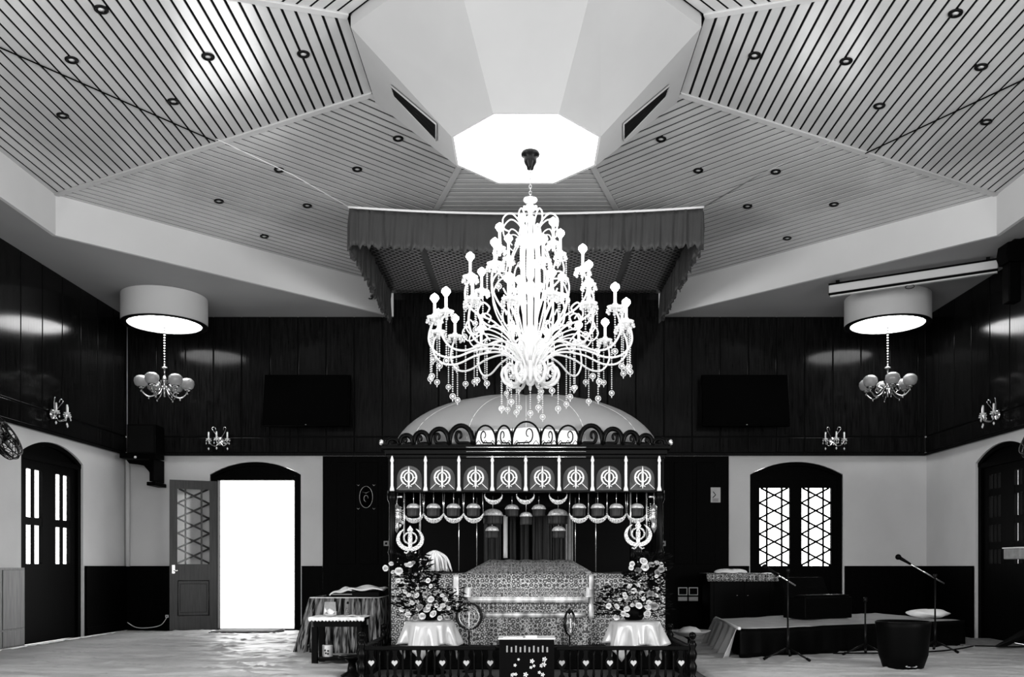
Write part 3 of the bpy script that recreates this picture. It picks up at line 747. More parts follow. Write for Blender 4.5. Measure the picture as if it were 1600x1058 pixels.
# corner shelf and loudspeaker at the left
t = thing('corner_bracket_shelf', 'dark carved bracket shelf high in the left corner under the black loudspeaker', 'shelf', (-5.22, 12.3, 2.40))
b = MB(); b.box(-.30, .20, -.14, .14, -.03, .03, .006); b.build('shelf_board', 'panel_door', t)
b = MB(); b.box(.09, .15, -.10, .26, -.34, -.03, .004); b.box(.06, .18, -.12, .26, -.40, -.35, .006)
pts = [(.09, -.04), (-.26, -.04), (-.22, -.09), (-.12, -.10), (-.02, -.12), (.05, -.20), (.09, -.28)]
b.prism(pts, -.02, .02); b.build('carved_bracket', 'panel_door', t)
b = MB(); b.ball((-.08, -.15, -.02), .018, 10); part_label(b.build('knob', 'white', t), 'small white round knob')
t = thing('corner_loudspeaker', 'black box loudspeaker standing on the bracket shelf in the left corner', 'loudspeaker', (-5.22, 12.3, 2.43))
b = MB(); b.box(-.20, .19, -.14, .16, 0, .40, .008); b.build('cabinet', 'black', t)
b = MB(); b.box(-.18, .17, -.147, -.139, .02, .38); b.build('grille', 'blackmetal', t)

# wall fans, seen at the frame's edges
def fan(loc, rz, tilt, lab):
    t = thing('wall_fan', lab, 'fan', loc, rz, group='wall fans at the picture edges')
    T = Matrix.Rotation(tilt, 4, 'X')
    b = MB(T)
    for r, y in ((.225, 0), (.21, .05), (.21, -.05), (.13, -.075), (.13, .08), (.06, -.09)):
        b.tube([(r*cos(a), y, r*sin(a)) for a in [2*pi*k/36 for k in range(36)]], .006 if r < .22 else .011, 6, closed=True)
    for k in range(24):
        a = 2*pi*k/24; c, s = cos(a), sin(a)
        b.tube([(.05*c, -.09, .05*s), (.13*c, -.075, .13*s), (.21*c, -.05, .21*s), (.225*c, 0, .225*s), (.21*c, .05, .21*s), (.06*c, .09, .06*s)], .004, 4)
    b.build('cage', 'blackmetal', t)
    for k in range(4):
        a = 2*pi*k/4+.4; b = MB(T)
        def f(u, v): r = .04+.15*u; q = a+(v-.5)*(1.0); return (r*cos(q), (v-.5)*.05, r*sin(q))
        b.grid(f, 6, 5); b.build('blade', 'cloth_grey', t, solid=.003)
    b = MB(T); b.lathe([(.001, -.06), (.04, -.055), (.045, .05), (.06, .09), (.06, .18), (.03, .2)], (0, 0, 0), 16, rx=-pi/2); b.build('motor', 'black', t)
    b = MB(); b.tube(smooth_path([(0, .15, -.02), (0, .25, -.10), (0, .36, -.12)]), .018, 8); b.box(-.05, .05, .36, .38, -.2, -.02); b.build('wall_arm', 'black', t)
    return t
fan((-5.09, 8.72, 2.15), pi/2+.1, -.5, 'dark wall fan cut by the left edge of the photo beside the arched door')
fan((5.24, 9.18, 2.22), -pi/2-.1, -.5, 'dark wall fan just showing at the right edge of the photo')

# notice, plaque, sockets
t = thing('notice', 'small pale paper notice with a dark chevron on the dark panelling near the right doors', 'notice', (2.655, YB-.046, 1.9))
b = MB(); b.box(-.068, .068, -.004, 0, -.105, .105); b.build('sheet', 'paper', t)
b = MB(); b.tube([(-.035, -.006, .045), (.0, -.006, .0), (-.04, -.006, -.04)], .006, 4)
for k in range(5): b.box(-.045, .045-.01*(k % 2), -.0055, -.004, -.055-.009*k, -.052-.009*k)
b.build('print', 'ink', t)
t = thing('oval_plaque', 'dark oval plaque with thin pale outline and corner studs on panelling left of the shrine', 'plaque', (-2.24, YB-.046, 1.87))
b = MB(); b.lathe([(.001, -.012), (.09, -.010), (.095, 0)], n=28, sy=1.62, rx=pi/2); b.build('oval', 'panel_door', t)
b = MB(); b.tube([(.092*cos(a), -.012, .15*sin(a)) for a in [2*pi*k/32 for k in range(32)]], .003, 5, closed=True)
b.tube([(-.05, -.014, .07), (0, -.014, .055), (.05, -.014, .08)], .003, 4); b.tube([(.03*cos(a), -.014, -.02+.045*sin(a)) for a in [2*pi*k/16 for k in range(13)]], .003, 4)
b.build('outline', 'wire', t)
for sx in (-1, 1):
    for sz in (-1, 1):
        b = MB(); b.tube([(sx*.11-.018, -.006, sz*.165+.01), (sx*.11, -.006, sz*.165-.006), (sx*.11+.018, -.006, sz*.165+.01)], .004, 5); b.build('stud', 'wire', t)
for k, x in enumerate((2.192, 2.342)):
    t = thing('wall_socket', 'white-framed wall socket box on black panelling right of the shrine, %s of the pair' % ('left' if k == 0 else 'right'), 'socket', (x, YB-.046, .55), group='pair of wall socket boxes')
    b = MB(); b.box(-.064, .064, -.02, 0, -.055, .055, .004); b.build('frame', 'white', t)
    b = MB(); b.box(-.053, .053, -.023, -.019, -.044, .044); b.build('face', 'black', t)
    b = MB(); b.box(-.064, .064, -.02, 0, -.135, -.078, .004); b.build('lower_plate', 'paper', t)
for s, x in (('left', -1.96), ('right', 1.92)):
    t = thing('switch_plate', 'small square grey switch plate on panelling %s of the shrine' % s, 'switch', (x, YB-.046, 1.22)) 
    b = MB(); b.box(-.035, .035, -.01, 0, -.035, .035, .003); b.build('plate', 'cloth_grey', t)
    b = MB(); b.box(-.016, .016, -.014, -.01, -.016, .016, .002); b.build('rocker', 'black', t)
t = thing('wall_outlet', 'tiny white outlet low on the black wainscot left of the open door', 'socket', (-5.03, YB-.043, .20))
b = MB(); b.box(-.022, .022, -.012, 0, -.02, .02, .003); b.build('plate', 'white', t)
b = MB(); b.box(-.009, .009, -.014, -.012, -.008, .008); b.build('face', 'black', t)
cord('floor_cable', [(-5.03, YB-.06, .18), (-5.10, YB-.09, .08), (-5.25, YB-.12, .045), (-5.42, YB-.14, .05), (-5.54, YB-.15, .12)], .005, 'white', 'thin white cable drooping from the outlet along the left wainscot', 'cable')

# ================================================================== THE SHRINE
YP = 8.3
def Pz(py, Y): return EYE+(885-py)*Y/F
def Px(px, Y): return (px-822)*Y/F
pal = thing('shrine_pavilion', 'dark carved wooden shrine pavilion with pale domed cloth roof standing under the crystal chandelier', 'shrine', (0, YP, 0))
b = MB(); b.box(-1.42, 1.42, -.50, 2.5, 0, .17, .01); b.box(-1.38, 1.38, -.46, 2.46, .17, .19, .004); b.build('platform', 'black', pal)
for sx in (-1, 1):
    for y in (0, 2.3):
        b = MB(); b.lathe([(.05, .19), (.05, .26), (.035, .29), (.045, .34), (.032, .40), (.030, 1.0), (.042, 1.03), (.03, 1.06), (.028, 1.48), (.045, 1.52), (.045, 1.60)], (sx*1.24, y, 0), 14); b.build('post', 'carve', pal)
b = MB()
b.box(-1.30, 1.30, -.06, 2.36, 1.93, 1.975, .006); b.box(-1.33, 1.33, -.09, 2.39, 1.975, 2.01, .008); b.box(-1.28, 1.28, -.04, 2.34, 1.90, 1.93, .004)
b.build('cornice', 'carve', pal)
b = MB(); b.box(-1.26, 1.26, 0, .03, 1.60, 1.90); b.box(-1.26, 1.26, -.025, .04, 1.585, 1.602, .003)
for sx in (-1, 1): b.box(sx*1.26-.015, sx*1.26+.015, 0, 2.3, 1.60, 1.90)
b.box(-1.26, 1.26, 2.27, 2.3, 1.60, 1.90)
b.build('frieze', 'carve', pal)
def khanda(b, cx, cz, s, y, rods=False, r=.0072):
    """ring, two curved swords and a double-edged sword, about s = half width"""
    def arc(R, a0, a1, cxo=0, n=20, wf=1, zf=1):
        pts = [(cx+cxo+R*cos(a0+(a1-a0)*k/n), y, cz+zf*R*sin(a0+(a1-a0)*k/n)) for k in range(n+1)]
        rad = [r*wf*(.35+.65*min(1, 4*min(k, n-k)/n+.25)) for k in range(n+1)]
        b.tube(pts, rad, 6)
    for sg in (-1, 1):
        arc(s, pi/2-sg*(.22), pi/2-sg*(pi-.30), wf=1.25)
        b.tube([(cx+sg*s*.9, y, cz), (cx+sg*s*.58, y, cz)], r*.7, 5)
        b.tube([(cx, y, cz-s*1.12), (cx+sg*s*.22, y, cz-s*1.10), (cx+sg*s*.36, y, cz-s*1.20)], r*.7, 5)
    b.tube([(cx+s*.58*cos(2*pi*k/24), y, cz+s*.04+s*.62*sin(2*pi*k/24)) for k in range(24)], r, 6, closed=True)
    b.hexa([(cx-r*1.2, y-.006, cz-s*1.0), (cx+r*1.2, y-.006, cz-s*1.0), (cx+r*1.2, y+.006, cz-s*1.0), (cx-r*1.2, y+.006, cz-s*1.0)],
           [(cx-r*1.1, y-.004, cz+s*.5), (cx+r*1.1, y-.004, cz+s*.5), (cx+r*1.1, y+.004, cz+s*.5), (cx-r*1.1, y+.004, cz+s*.5)])
    b.tube([(cx, y, cz+s*.66), (cx, y, cz+s*.98), (cx, y, cz+s*1.5)], [r*1.9, r*1.4, r*.35], 6)
    b.tube([(cx, y, cz-s*1.0), (cx, y, cz-s*1.45)], r*.7, 6)
    if rods:
        for sg in (-1, 1): b.tube([(cx+sg*s*.82, y, cz-s*.78), (cx+sg*s*1.58, y, cz-s*1.52)], r*.45, 5)
def Xc(k): return Px(613+52.1*k, YP-.03)
for k in range(9):
    b = MB(); x = Xc(k); b.lathe([(.020, 1.595), (.021, 1.61), (.013, 1.64), (.0135, 1.83), (.011, 1.85), (.012, 1.86), (.017, 1.868), (.017, 1.878), (.010, 1.905), (.007, 1.918)], (x, -.045, 0), 12)
    b.tube([(x-.02, -.045, 1.60), (x+.02, -.045, 1.60)], .008, 6); b.build('colonette', 'silverwhite', pal)
for k in range(8):
    x = (Xc(k)+Xc(k+1))/2
    b = MB(); n = 10; pts = [(x+.115*cos(pi*j/n), 1.715+.115*sin(pi*j/n)) for j in range(n+1)]
    b.prism([(x+.115, 1.605)]+pts+[(x-.115, 1.605)], -.006, .0); b.build('niche_cloth', 'niche', pal)
    b = MB(); khanda(b, x, 1.718, .070, -.045, rods=True); b.build('khanda_emblem', 'silverwhite', pal)
b = MB()
for z, r in ((1.905, .004), (1.955, .004), (1.99, .005)): b.tube([(-.55, -.10 if z > 1.97 else -.07, z), (.55, -.10 if z > 1.97 else -.07, z)], r, 6)
b.build('silver_moulding', 'silver', pal)
# carved crest: rising scroll arches, silvered in the middle
def scroll(b, x0, x1, h, r, y=-.08, zb=2.008):
    c = (x0+x1)/2; w = (x1-x0)/2
    b.tube([(c+w*cos(pi*k/14), y, zb+h*(sin(pi*k/14)**.8)) for k in range(15)], [r]*15, 7)
    sg = 1 if c > 0 else -1
    sp_ = [(c+sg*w*(-.75+.25*k/3), y, zb+.01+h*.10*k/3) for k in range(3)]
    for k in range(16):
        a = -pi/2+k*.42; rr = h*.36*(1-k/20); sp_.append((c+sg*(w*.15+rr*cos(a)*min(1.1, w/h)), y, zb+h*.48+rr*sin(a)))
    b.tube(sp_, [r*.85*(1-.45*k/len(sp_)) for k in range(len(sp_))], 6)
    b.tube([(x0, y, zb), (x0, y, zb+h*.35), (x0+.005, y, zb+h*.75)], [r*1.2, r*.8, r*.3], 6); b.tube([(x1, y, zb), (x1, y, zb+h*.35), (x1-.005, y, zb+h*.75)], [r*1.2, r*.8, r*.3], 6)
units = [(905, 942, 668), (942, 973, 673), (973, 998, 678), (998, 1020, 683), (1020, 1040, 689)]
for sg in (-1, 1):
    for (a, c, t) in units:
        xa, xb = sorted((sg*Px(a, 8.22), sg*Px(c, 8.22))); b = MB(); scroll(b, xa, xb, (699-t)*8.22/F, .023); b.build('crest_scroll', 'carve', pal)
b = MB(); b.box(-1.30, 1.30, -.10, -.06, 2.0, 2.018, .004); b.build('crest_rail', 'carve', pal)
for (a, c, t) in ((742, 775, 668), (775, 800, 668), (800, 845, 662), (845, 870, 668), (870, 905, 668)):
    b = MB(); scroll(b, Px(a, 8.2), Px(c, 8.2), (699-t)*8.2/F, .009, y=-.095)
    xa, xb = Px(a, 8.2), Px(c, 8.2)
    for k in range(3): q = xa+(xb-xa)*(k+.5)/3; b.tube([(q-.025, -.095, 2.02), (q, -.095, 2.055), (q+.025, -.095, 2.02)], .004, 6)
    b.build('crest_tracery', 'carve', pal)
b = MB(); b.prism([(-.47, 2.01), (.49, 2.01), (.46, 2.14), (.2, 2.155), (.03, 2.175), (-.2, 2.155), (-.44, 2.14)], -.085, -.078); b.build('silver_backplate', 'silverwhite', pal)
# domed cloth roof with lobes
def dome(u, v):
    a = 2*pi*u; t = sin(v*pi/2); n = 3.0
    r = 1/((abs(cos(a))**n+abs(sin(a))**n)**(1/n)); lob = 1-.018*(1-abs(sin(a*8)))*sin(pi*min(v*1.4, 1))
    return (1.36*r*cos(a)*t*lob, 1.15+1.20*r*sin(a)*t*lob, 2.012+.665*cos(v*pi/2)*(1-.02*(1-abs(sin(a*8)))))
b = MB(); b.grid(dome, 128, 18, closed_u=True); dm = b.build('domed_roof', 'dome', pal, solid=.006)
for k in range(16):
    b = MB(); u = (k+.0)/16; b.tube([Vector(dome(u, .12+.88*j/14))+Vector((0, 0, .003)) for j in range(15)], .003, 5); b.build('roof_seam', 'fascia', dm)
for sx in (-1, 1):
    b = MB(); b.ball((sx*1.33, -.06, 2.04), .022, 10, 1.3); b.build('corner_knob', 'silver', pal)
# curtains at the rear of the shrine
def curtain(x0, x1, z0, z1, y, m, nf, amp=.02, parent=pal, name='rear_curtain'):
    b = MB(); ph = rnd.uniform(0, 6)
    b.grid(lambda u, v: (x0+(x1-x0)*u, y+amp*sin(2*pi*nf*u+ph)+amp*.4*sin(2*pi*nf*2.7*u), z0+(z1-z0)*v), int(nf*10), 6)
    return b.build(name, m, parent, solid=.004)
YR = 1.9+YP
for (a, c, m, nf) in ((756, 783, 'curtain', 3), (787, 793, 'whitecloth', 1), (797, 806, 'curtain', 1), (813, 826, 'curtain', 2), (832, 862, 'curtain', 3), (864, 884, 'curtain', 3), (884, 895, 'cloth_grey', 2)):
    z0 = Pz(872 if m == 'whitecloth' else 884, YR); curtain(Px(a, YR), Px(c, YR), z0, Pz(805, YR), 1.9, m, nf)
b = MB(); b.box(-1.22, 1.22, 2.25, 2.27, .19, 1.6); b.build('rear_panel', 'black', pal)
for px in (717, 745, 899, 931):
    b = MB(); x = Px(px, YP+.6); b.tube([(x, .6, .85), (x, .6, 1.58)], .004, 6); b.build('silver_rod', 'silver', pal)

# ornaments hanging inside the front arch
def cap_body(t, w, zt, zb, m='curtain', mcap='capsilver'):
    b = MB(); h = w*.62; b.lathe([(w*cos(a), zt-h+h*sin(a)) for a in [pi/2*k/8 for k in range(8)]]+[(.0005, zt)], n=20); b.lathe([(w*1.04, zt-h-.010), (w*1.08, zt-h)], n=20)
    b.build('cap', mcap, t)
    b = MB(); b.lathe([(w*.92, zb), (w*.95, zb+.01), (w*.97, zt-h)], n=20); b.build('body', m, t)
def crescent(t, R, zc, string=None):
    b = MB(); n = 20
    for k in range(n):
        def pt(i, rr): a = pi+pi*i/n; return (rr*cos(a), zc+rr*sin(a))
        def wd(i): return R*(.06+.40*sin(pi*i/n))
        a0, a1 = pt(k, R), pt(k+1, R); c0, c1 = pt(k, R-wd(k)), pt(k+1, R-wd(k+1))
        b.hexa([(a0[0], -.008, a0[1]), (a1[0], -.008, a1[1]), (c1[0], -.008, c1[1]), (c0[0], -.008, c0[1])], [(a0[0], .008, a0[1]), (a1[0], .008, a1[1]), (c1[0], .008, c1[1]), (c0[0], .008, c0[1])])
    for k in range(11):
        a = pi+pi*(k+1)/12; rr = R*(1-.16*sin(pi*(k+1)/12)); b.ball((rr*cos(a), -.012, zc+rr*sin(a)), R*(.05+.07*sin(pi*(k+1)/12)), 8)
    b.build('crescent', 'silvertex', t)
    if string:
        for sg in (-1, 1): b = MB(); b.tube([(sg*R*.98, 0, zc), (sg*R*.9, 0, string)], .0025, 5); b.build('string', 'silver', t)
ZTOPS = 1.585; YO = YP+.12
orn_x = [646.3, 677.4, 708.7, 739.8, 904.8, 934, 963, 995]
names = ['first', 'second', 'third', 'fourth']
for k, px in enumerate(orn_x):
    lab = 'small silver-capped ornament over a silver crescent, %s %s in the shrine arch' % (names[k % 4] if k < 4 else names[3-(k-4)], 'from the left' if k < 4 else 'from the right')
    t = thing('hanging_ornament', lab, 'ornament', (Px(px, YO), YO, 0), group='silver ornaments hanging in the shrine arch')
    cap_body(t, .062, Pz(786.5, YO), Pz(807, YO))
    crescent(t, .094, Pz(802, YO), ZTOPS)
    b = MB(); b.tube([(0, 0, Pz(787, YO)), (0, 0, ZTOPS)], .003, 5); b.build('cord', 'silver', t)
for k, px in enumerate((771, 821, 872)):
    t = thing('hanging_crescent', 'silver crescent hanging at the top of the shrine arch, %s of the middle three' % ('left', 'centre', 'right')[k], 'ornament', (Px(px, YO), YO, 0), group='silver crescents in the middle of the arch')
    crescent(t, .086, Pz(774, YO), ZTOPS)
for k, (px, w, yt, yb_) in enumerate(((770, 15.5, 795, 819), (872, 15.5, 795, 819), (800, 10.5, 788, 807), (842, 10.5, 788, 807), (822, 9.5, 800, 820), (769, 10, 822, 841), (873, 10, 822, 841))):
    lab = ['wide silver-capped bell ornament left of centre in the arch', 'wide silver-capped bell ornament right of centre in the arch', 'medium silver-capped ornament just left of the centre crescent', 'medium silver-capped ornament just right of the centre crescent', 'small silver-capped ornament under the centre crescent', 'small low ornament beneath the wide left bell ornament', 'small low ornament beneath the wide right bell ornament'][k]
    Yk = YO+.35
    t = thing('bell_ornament', lab, 'ornament', (Px(px, Yk), Yk, 0), group='bell ornaments inside the shrine')
    cap_body(t, w*Yk/F, Pz(yt, Yk), Pz(yb_, Yk), 'curtain', 'capsilver')
    b = MB(); b.tube([(0, 0, Pz(yt, Yk)), (0, 0, ZTOPS if k < 5 else Pz(819, Yk))], .003, 5); b.build('cord', 'silver', t)
# silver side lamps with bead sprays near the front posts
for s, px, side in ((-1, 620, 'left'), (1, 1022, 'right')):
    t = thing('silver_lamp', 'silver lantern with beads hanging beside the %s front post of the shrine' % side, 'lantern', (Px(px, 8.38), 8.38, 0), group='silver lanterns at the shrine posts')
    b = MB(); zc = Pz(800, 8.38); b.lathe([(.001, zc+.08), (.02, zc+.06), (.045, zc+.02), (.05, zc+.01), (.03, zc), (.04, zc-.02), (.05, zc-.06), (.035, zc-.08), (.02, zc-.11), (.03, zc-.14), (.001, zc-.2)], n=16); b.build('lantern_body', 'silver', t)
    b = MB(); b.tube([(0, 0, zc+.07), (0, 0, 1.6)], .006, 6); b.tube([(-.05, 0, 1.55), (.05, 0, 1.55)], .011, 6); b.build('hanger', 'silver', t)
    for k in range(8):
        b = MB(); a = 2*pi*k/8; strand(b, (.055*cos(a), .055*sin(a), zc+.02+.03*(k % 3)), .10+.02*(k % 4), .008, .02, .006); b.build('bead_string', 'crystal2', t)
    for dx, L in ((s*-.07, .45), (s*-.22, .40)):
        b = MB(); x = dx; b.tube([(x, 0, 1.585), (x, 0, 1.585-L)], .007, 8); b.build('tube', 'silver', t)

# large khanda emblems on poles beside the posts
for s, px, py, side in ((-1, 641, 843, 'left'), (1, 997, 836, 'right')):
    Yk = 8.12; z = Pz(py, Yk)
    t = thing('standing_khanda', 'large silver khanda emblem on a dark pole above the %s flower arrangement' % side, 'emblem', (Px(px, Yk), Yk, 0), group='khanda emblems on poles')
    b = MB(); n = 36; R = .125
    def cres(i):
        a = pi/2+radians(26)+radians(308)*i/n; wd_ = .006+.036*sin(pi*i/n)**.7
        return [(rr_*cos(a), z+.86*rr_*sin(a)) for rr_ in (R, R-wd_)]
    for i in range(n):
        (o0, i0), (o1, i1) = cres(i), cres(i+1)
        b.hexa([(p[0], -.009, p[1]) for p in (o0, o1, i1, i0)], [(p[0], .009, p[1]) for p in (o0, o1, i1, i0)])
    b.tube([(.058*cos(2*pi*k/24), 0, z+.012+.052*sin(2*pi*k/24)) for k in range(24)], .009, 6, closed=True)
    b.prism([(-.016, z-.085), (.016, z-.085), (.020, z+.02), (.012, z+.06), (.028, z+.085), (0, z+.125), (-.028, z+.085), (-.012, z+.06), (-.020, z+.02)], -.012, .006)
    for sg in (-1, 1): b.tube([(sg*.004, 0, z-.10), (sg*.035, 0, z-.125), (sg*.055, 0, z-.115)], .008, 6)
    b.build('emblem', 'silvertex', t)
    b = MB(); b.ball((0, 0, z-.15), .035, 10); b.tube([(0, 0, z-.1), (0, 0, .19)], .012, 8); b.build('pole', 'blackmetal', t)
    b = MB(); b.lathe([(.06, .19), (.06, .205), (.02, .23)], n=16); b.build('foot', 'blackmetal', t)

# cloth-covered altar ---------------------------------------------------
alt = thing('cloth_covered_altar', 'long low altar fully covered in silver and grey brocade cloth inside the shrine', 'altar', (0, 8.05, 0))
def drape(u, v):
    s_ = v*2.4; x = -1.21+2.46*u
    if s_ < .64: y, z = 0, .195+s_
    else: y, z = s_-.64, .835
    if s_ < .64: y = .012*sin(u*60)*(1-s_/.64)
    return (x, y, z-.004*sin(u*40))
b = MB(); b.grid(drape, 120, 40)
for x in (-1.21, 1.25): b.add([(x, 0, .195), (x, 1.76, .195), (x, 1.76, .835), (x, 0, .835)], [(0, 1, 2, 3)])
b.build('brocade_cover', 'brocade', alt)
b = MB(); b.box(-1.15, 1.19, .03, 1.72, .19, .82); b.build('wooden_core', 'black', alt)
def band(x0, x1, y0_, y1_, m='satin', name='silver_band', Y=8.035, th=.006):
    b = MB(); X0, X1, Z0, Z1 = Px(x0, Y), Px(x1, Y), Pz(y1_, Y), Pz(y0_, Y)
    hor = (X1-X0) > (Z1-Z0); n = 18
    if hor: b.grid(lambda u, v: (X0+(X1-X0)*u, Y-8.05-.004-.004*abs(sin(u*14+v)), Z0+(Z1-Z0)*v), n, 2)
    else: b.grid(lambda u, v: (X0+(X1-X0)*u, Y-8.05-.004-.003*abs(sin(v*9)), Z0+(Z1-Z0)*v), 2, n)
    return b.build(name, 'foil', alt, solid=th)
band(755, 915, 957, 965); band(708, 717, 899, 966); band(920, 928, 899, 966)
b = MB()
for k in range(26):
    x = -.45+.95*k/25; b.lathe([(.0005, -.012), (.008, 0), (.0005, .012)], (x, -.012, .55), 6)
b.build('pearl_fringe', 'white', alt)
# raised covered scripture on top
rum = thing('covered_scripture', 'raised trapezoid bundle covered in pale brocade with a silver satin border on the altar', 'covered book', (0, 8.0, 0))
rows = [(-.03, .575, -.51, .548), (-.03, .62, -.52, .555), (.05, .70, -.535, .575), (.33, .845, -.56, .61), (.46, .90, -.47, .53), (.62, .953, -.375, .455), (.9, .965, -.36, .44), (1.2, .955, -.37, .45), (1.45, .845, -.5, .58)]
def mound(u, v):
    t = v*(len(rows)-1); i = min(int(t), len(rows)-2); f = t-i; r0, r1 = rows[i], rows[i+1]
    y, z, a, c = [r0[k]+(r1[k]-r0[k])*f for k in range(4)]
    return (a+(c-a)*u, y, z+.004*sin(u*30+v*9))
b = MB(); b.grid(mound, 60, 40)
n = 24
for uu in (0, 1):
    pts = [mound(uu, k/n) for k in range(n+1)]
    for k in range(n):
        p, q = pts[k], pts[k+1]
        b.add([p, q, (q[0], q[1], max(.84 if q[1] > .08 else .575, .575)), (p[0], p[1], max(.84 if p[1] > .08 else .575, .575))], [(0, 1, 2, 3)])
b.build('brocade_wrap', 'brocade2', rum)
def strip(pts0, pts1, name='satin_border'):
    b = MB(); n = len(pts0)-1
    def f(u, v):
        t = u*n; i = min(int(t), n-1); fr = t-i; p = Vector(pts0[i]).lerp(Vector(pts0[i+1]), fr); q = Vector(pts1[i]).lerp(Vector(pts1[i+1]), fr); r = p.lerp(q, v); r.y -= .006+.003*abs(sin(u*17)); return r
    b.grid(f, 20, 2); return b.build(name, 'foil', rum, solid=.005)
strip([(-.51+1.058*k/6, -.034, .577) for k in range(7)], [(-.52+1.075*k/6, -.034, .628) for k in range(7)])
for a, c in ((-.555, -.49), (.53, .60)):
    strip([(a+.01*k, y, z+.006) for k, (y, z) in enumerate(((-.03, .62), (.05, .70), (.33, .845)))][::1], [(c, y, z+.006) for (y, z) in ((-.03, .62), (.05, .70), (.33, .845))])
b = MB()
for k in range(11):
    x, y, z = mound((k+.7)/12, .60); b.lathe([(.0005, -.014), (.009, 0), (.0005, .014)], (x, y-.004, z), 8)
for k in range(13):
    x, y, z = mound((k+.7)/14, .37); b.lathe([(.0005, -.02), (.006, 0), (.0005, .02)], (x, y-.006, z), 8)
b.build('dark_motifs', 'ink', rum)

# white hair whisk lying on the altar
t = thing('hair_whisk', 'white fluffy hair whisk with dark handle resting on the altar beside the left flowers', 'whisk', (Px(679, 8.16), 8.16, .84))
b = MB(); rw = random.Random(5)
for k in range(170):
    a = rw.uniform(0, 2*pi); r1 = rw.uniform(.02, .135); dz = rw.uniform(-.01, .02); c, s_ = cos(a), sin(a)*.75; fl = rw.uniform(.9, 1.15)
    zt = .19+rw.uniform(-.015, .01)
    b.tube(smooth_path([(.01*c, .01*s_, zt), (r1*.65*c, r1*.65*s_, zt-.006-.03*r1/.135), (r1*.98*c, r1*.98*s_, zt*.60), (r1*1.18*fl*c, r1*1.18*fl*s_, .02+dz)], 3), [.009, .010, .011, .011, .010, .009, .008, .006, .004, .002], 4)
b.build('hair_tuft', 'hair', t)
b = MB(); b.tube([(-.02, 0, .19), (-.16, .02, .12)], [.014, .010], 8); b.ball((-.17, .02, .115), .016, 8); b.build('handle', 'black', t)

# flower arrangements on satin-draped tables --------------------------------
def rose_mesh(name, m):
    b = MB(); rr = random.Random(9)
    for ring, (n, r, h, tilt) in enumerate(((5, .030, .016, 1.0), (5, .023, .022, .6), (4, .015, .026, .25), (3, .008, .028, .1))):
        for k in range(n):
            a0 = 2*pi*k/n+ring*.5
            def f(u, v):
                a = a0+(u-.5)*2.3*(1 if v > .1 else .3); rad = (.004+(r-.004)*v**.8)*(1-.12*abs(u-.5)*2*v)
                return (rad*cos(a), rad*sin(a), h*v*(1.15-tilt*.5*v))
            b.grid(f, 5, 4)
    b.lathe([(.0005, -.02), (.003, -.012), (.009, -.003), (.006, .004)], n=8, cap=False)
    bmesh.ops.recalc_face_normals(b.b, faces=b.b.faces[:])
    me = bpy.data.meshes.new(name); b.b.to_mesh(me); b.b.free(); me.materials.append(M[m]); return me
ROSE = rose_mesh('rose', 'petal'); ROSE2 = rose_mesh('rose_grey', 'petal2')
fl_left = [(386,295,1.3),(285,270,1),(345,300,.7),(470,245,1),(440,250,.8),(490,235,.8),(600,360,.8),(620,400,.7),(520,470,.9),(580,460,.9),(620,500,1.1),(590,515,.8),(540,560,1.2),(590,575,1.2),(600,548,.8),(640,605,1.2),(555,620,1.1),(660,540,.7),(480,525,.8),(410,570,.9),(450,610,1),(500,635,1),(735,630,.8),(685,632,.8),(720,500,.9),(705,545,.9),(462,468,.8),(430,440,.7),(380,360,.7),(700,470,.7),(650,450,.7),(560,345,.7),(330,240,.8),(520,420,.6),(680,570,.7),(745,560,.7)]
fl_right = [(858,225,1.3),(873,262,1.2),(915,250,1.1),(955,238,1),(985,245,.9),(990,280,1.1),(965,300,1),(820,290,1.1),(780,240,.9),(765,402,.9),(817,397,.9),(792,435,.9),(848,458,1),(912,457,1.2),(900,530,1.2),(937,548,1.3),(825,545,1.1),(890,558,1.1),(740,570,1),(892,600,1.2),(713,600,.9),(740,615,.8),(665,628,1),(665,550,.9),(610,545,.9),(730,480,.8),(760,490,.8),(990,350,.8),(770,270,.8),(725,460,.7),(745,505,.7),(780,540,.7),(955,330,.6),(690,500,.7),(860,490,.7),(950,470,.7),(960,420,.7)]
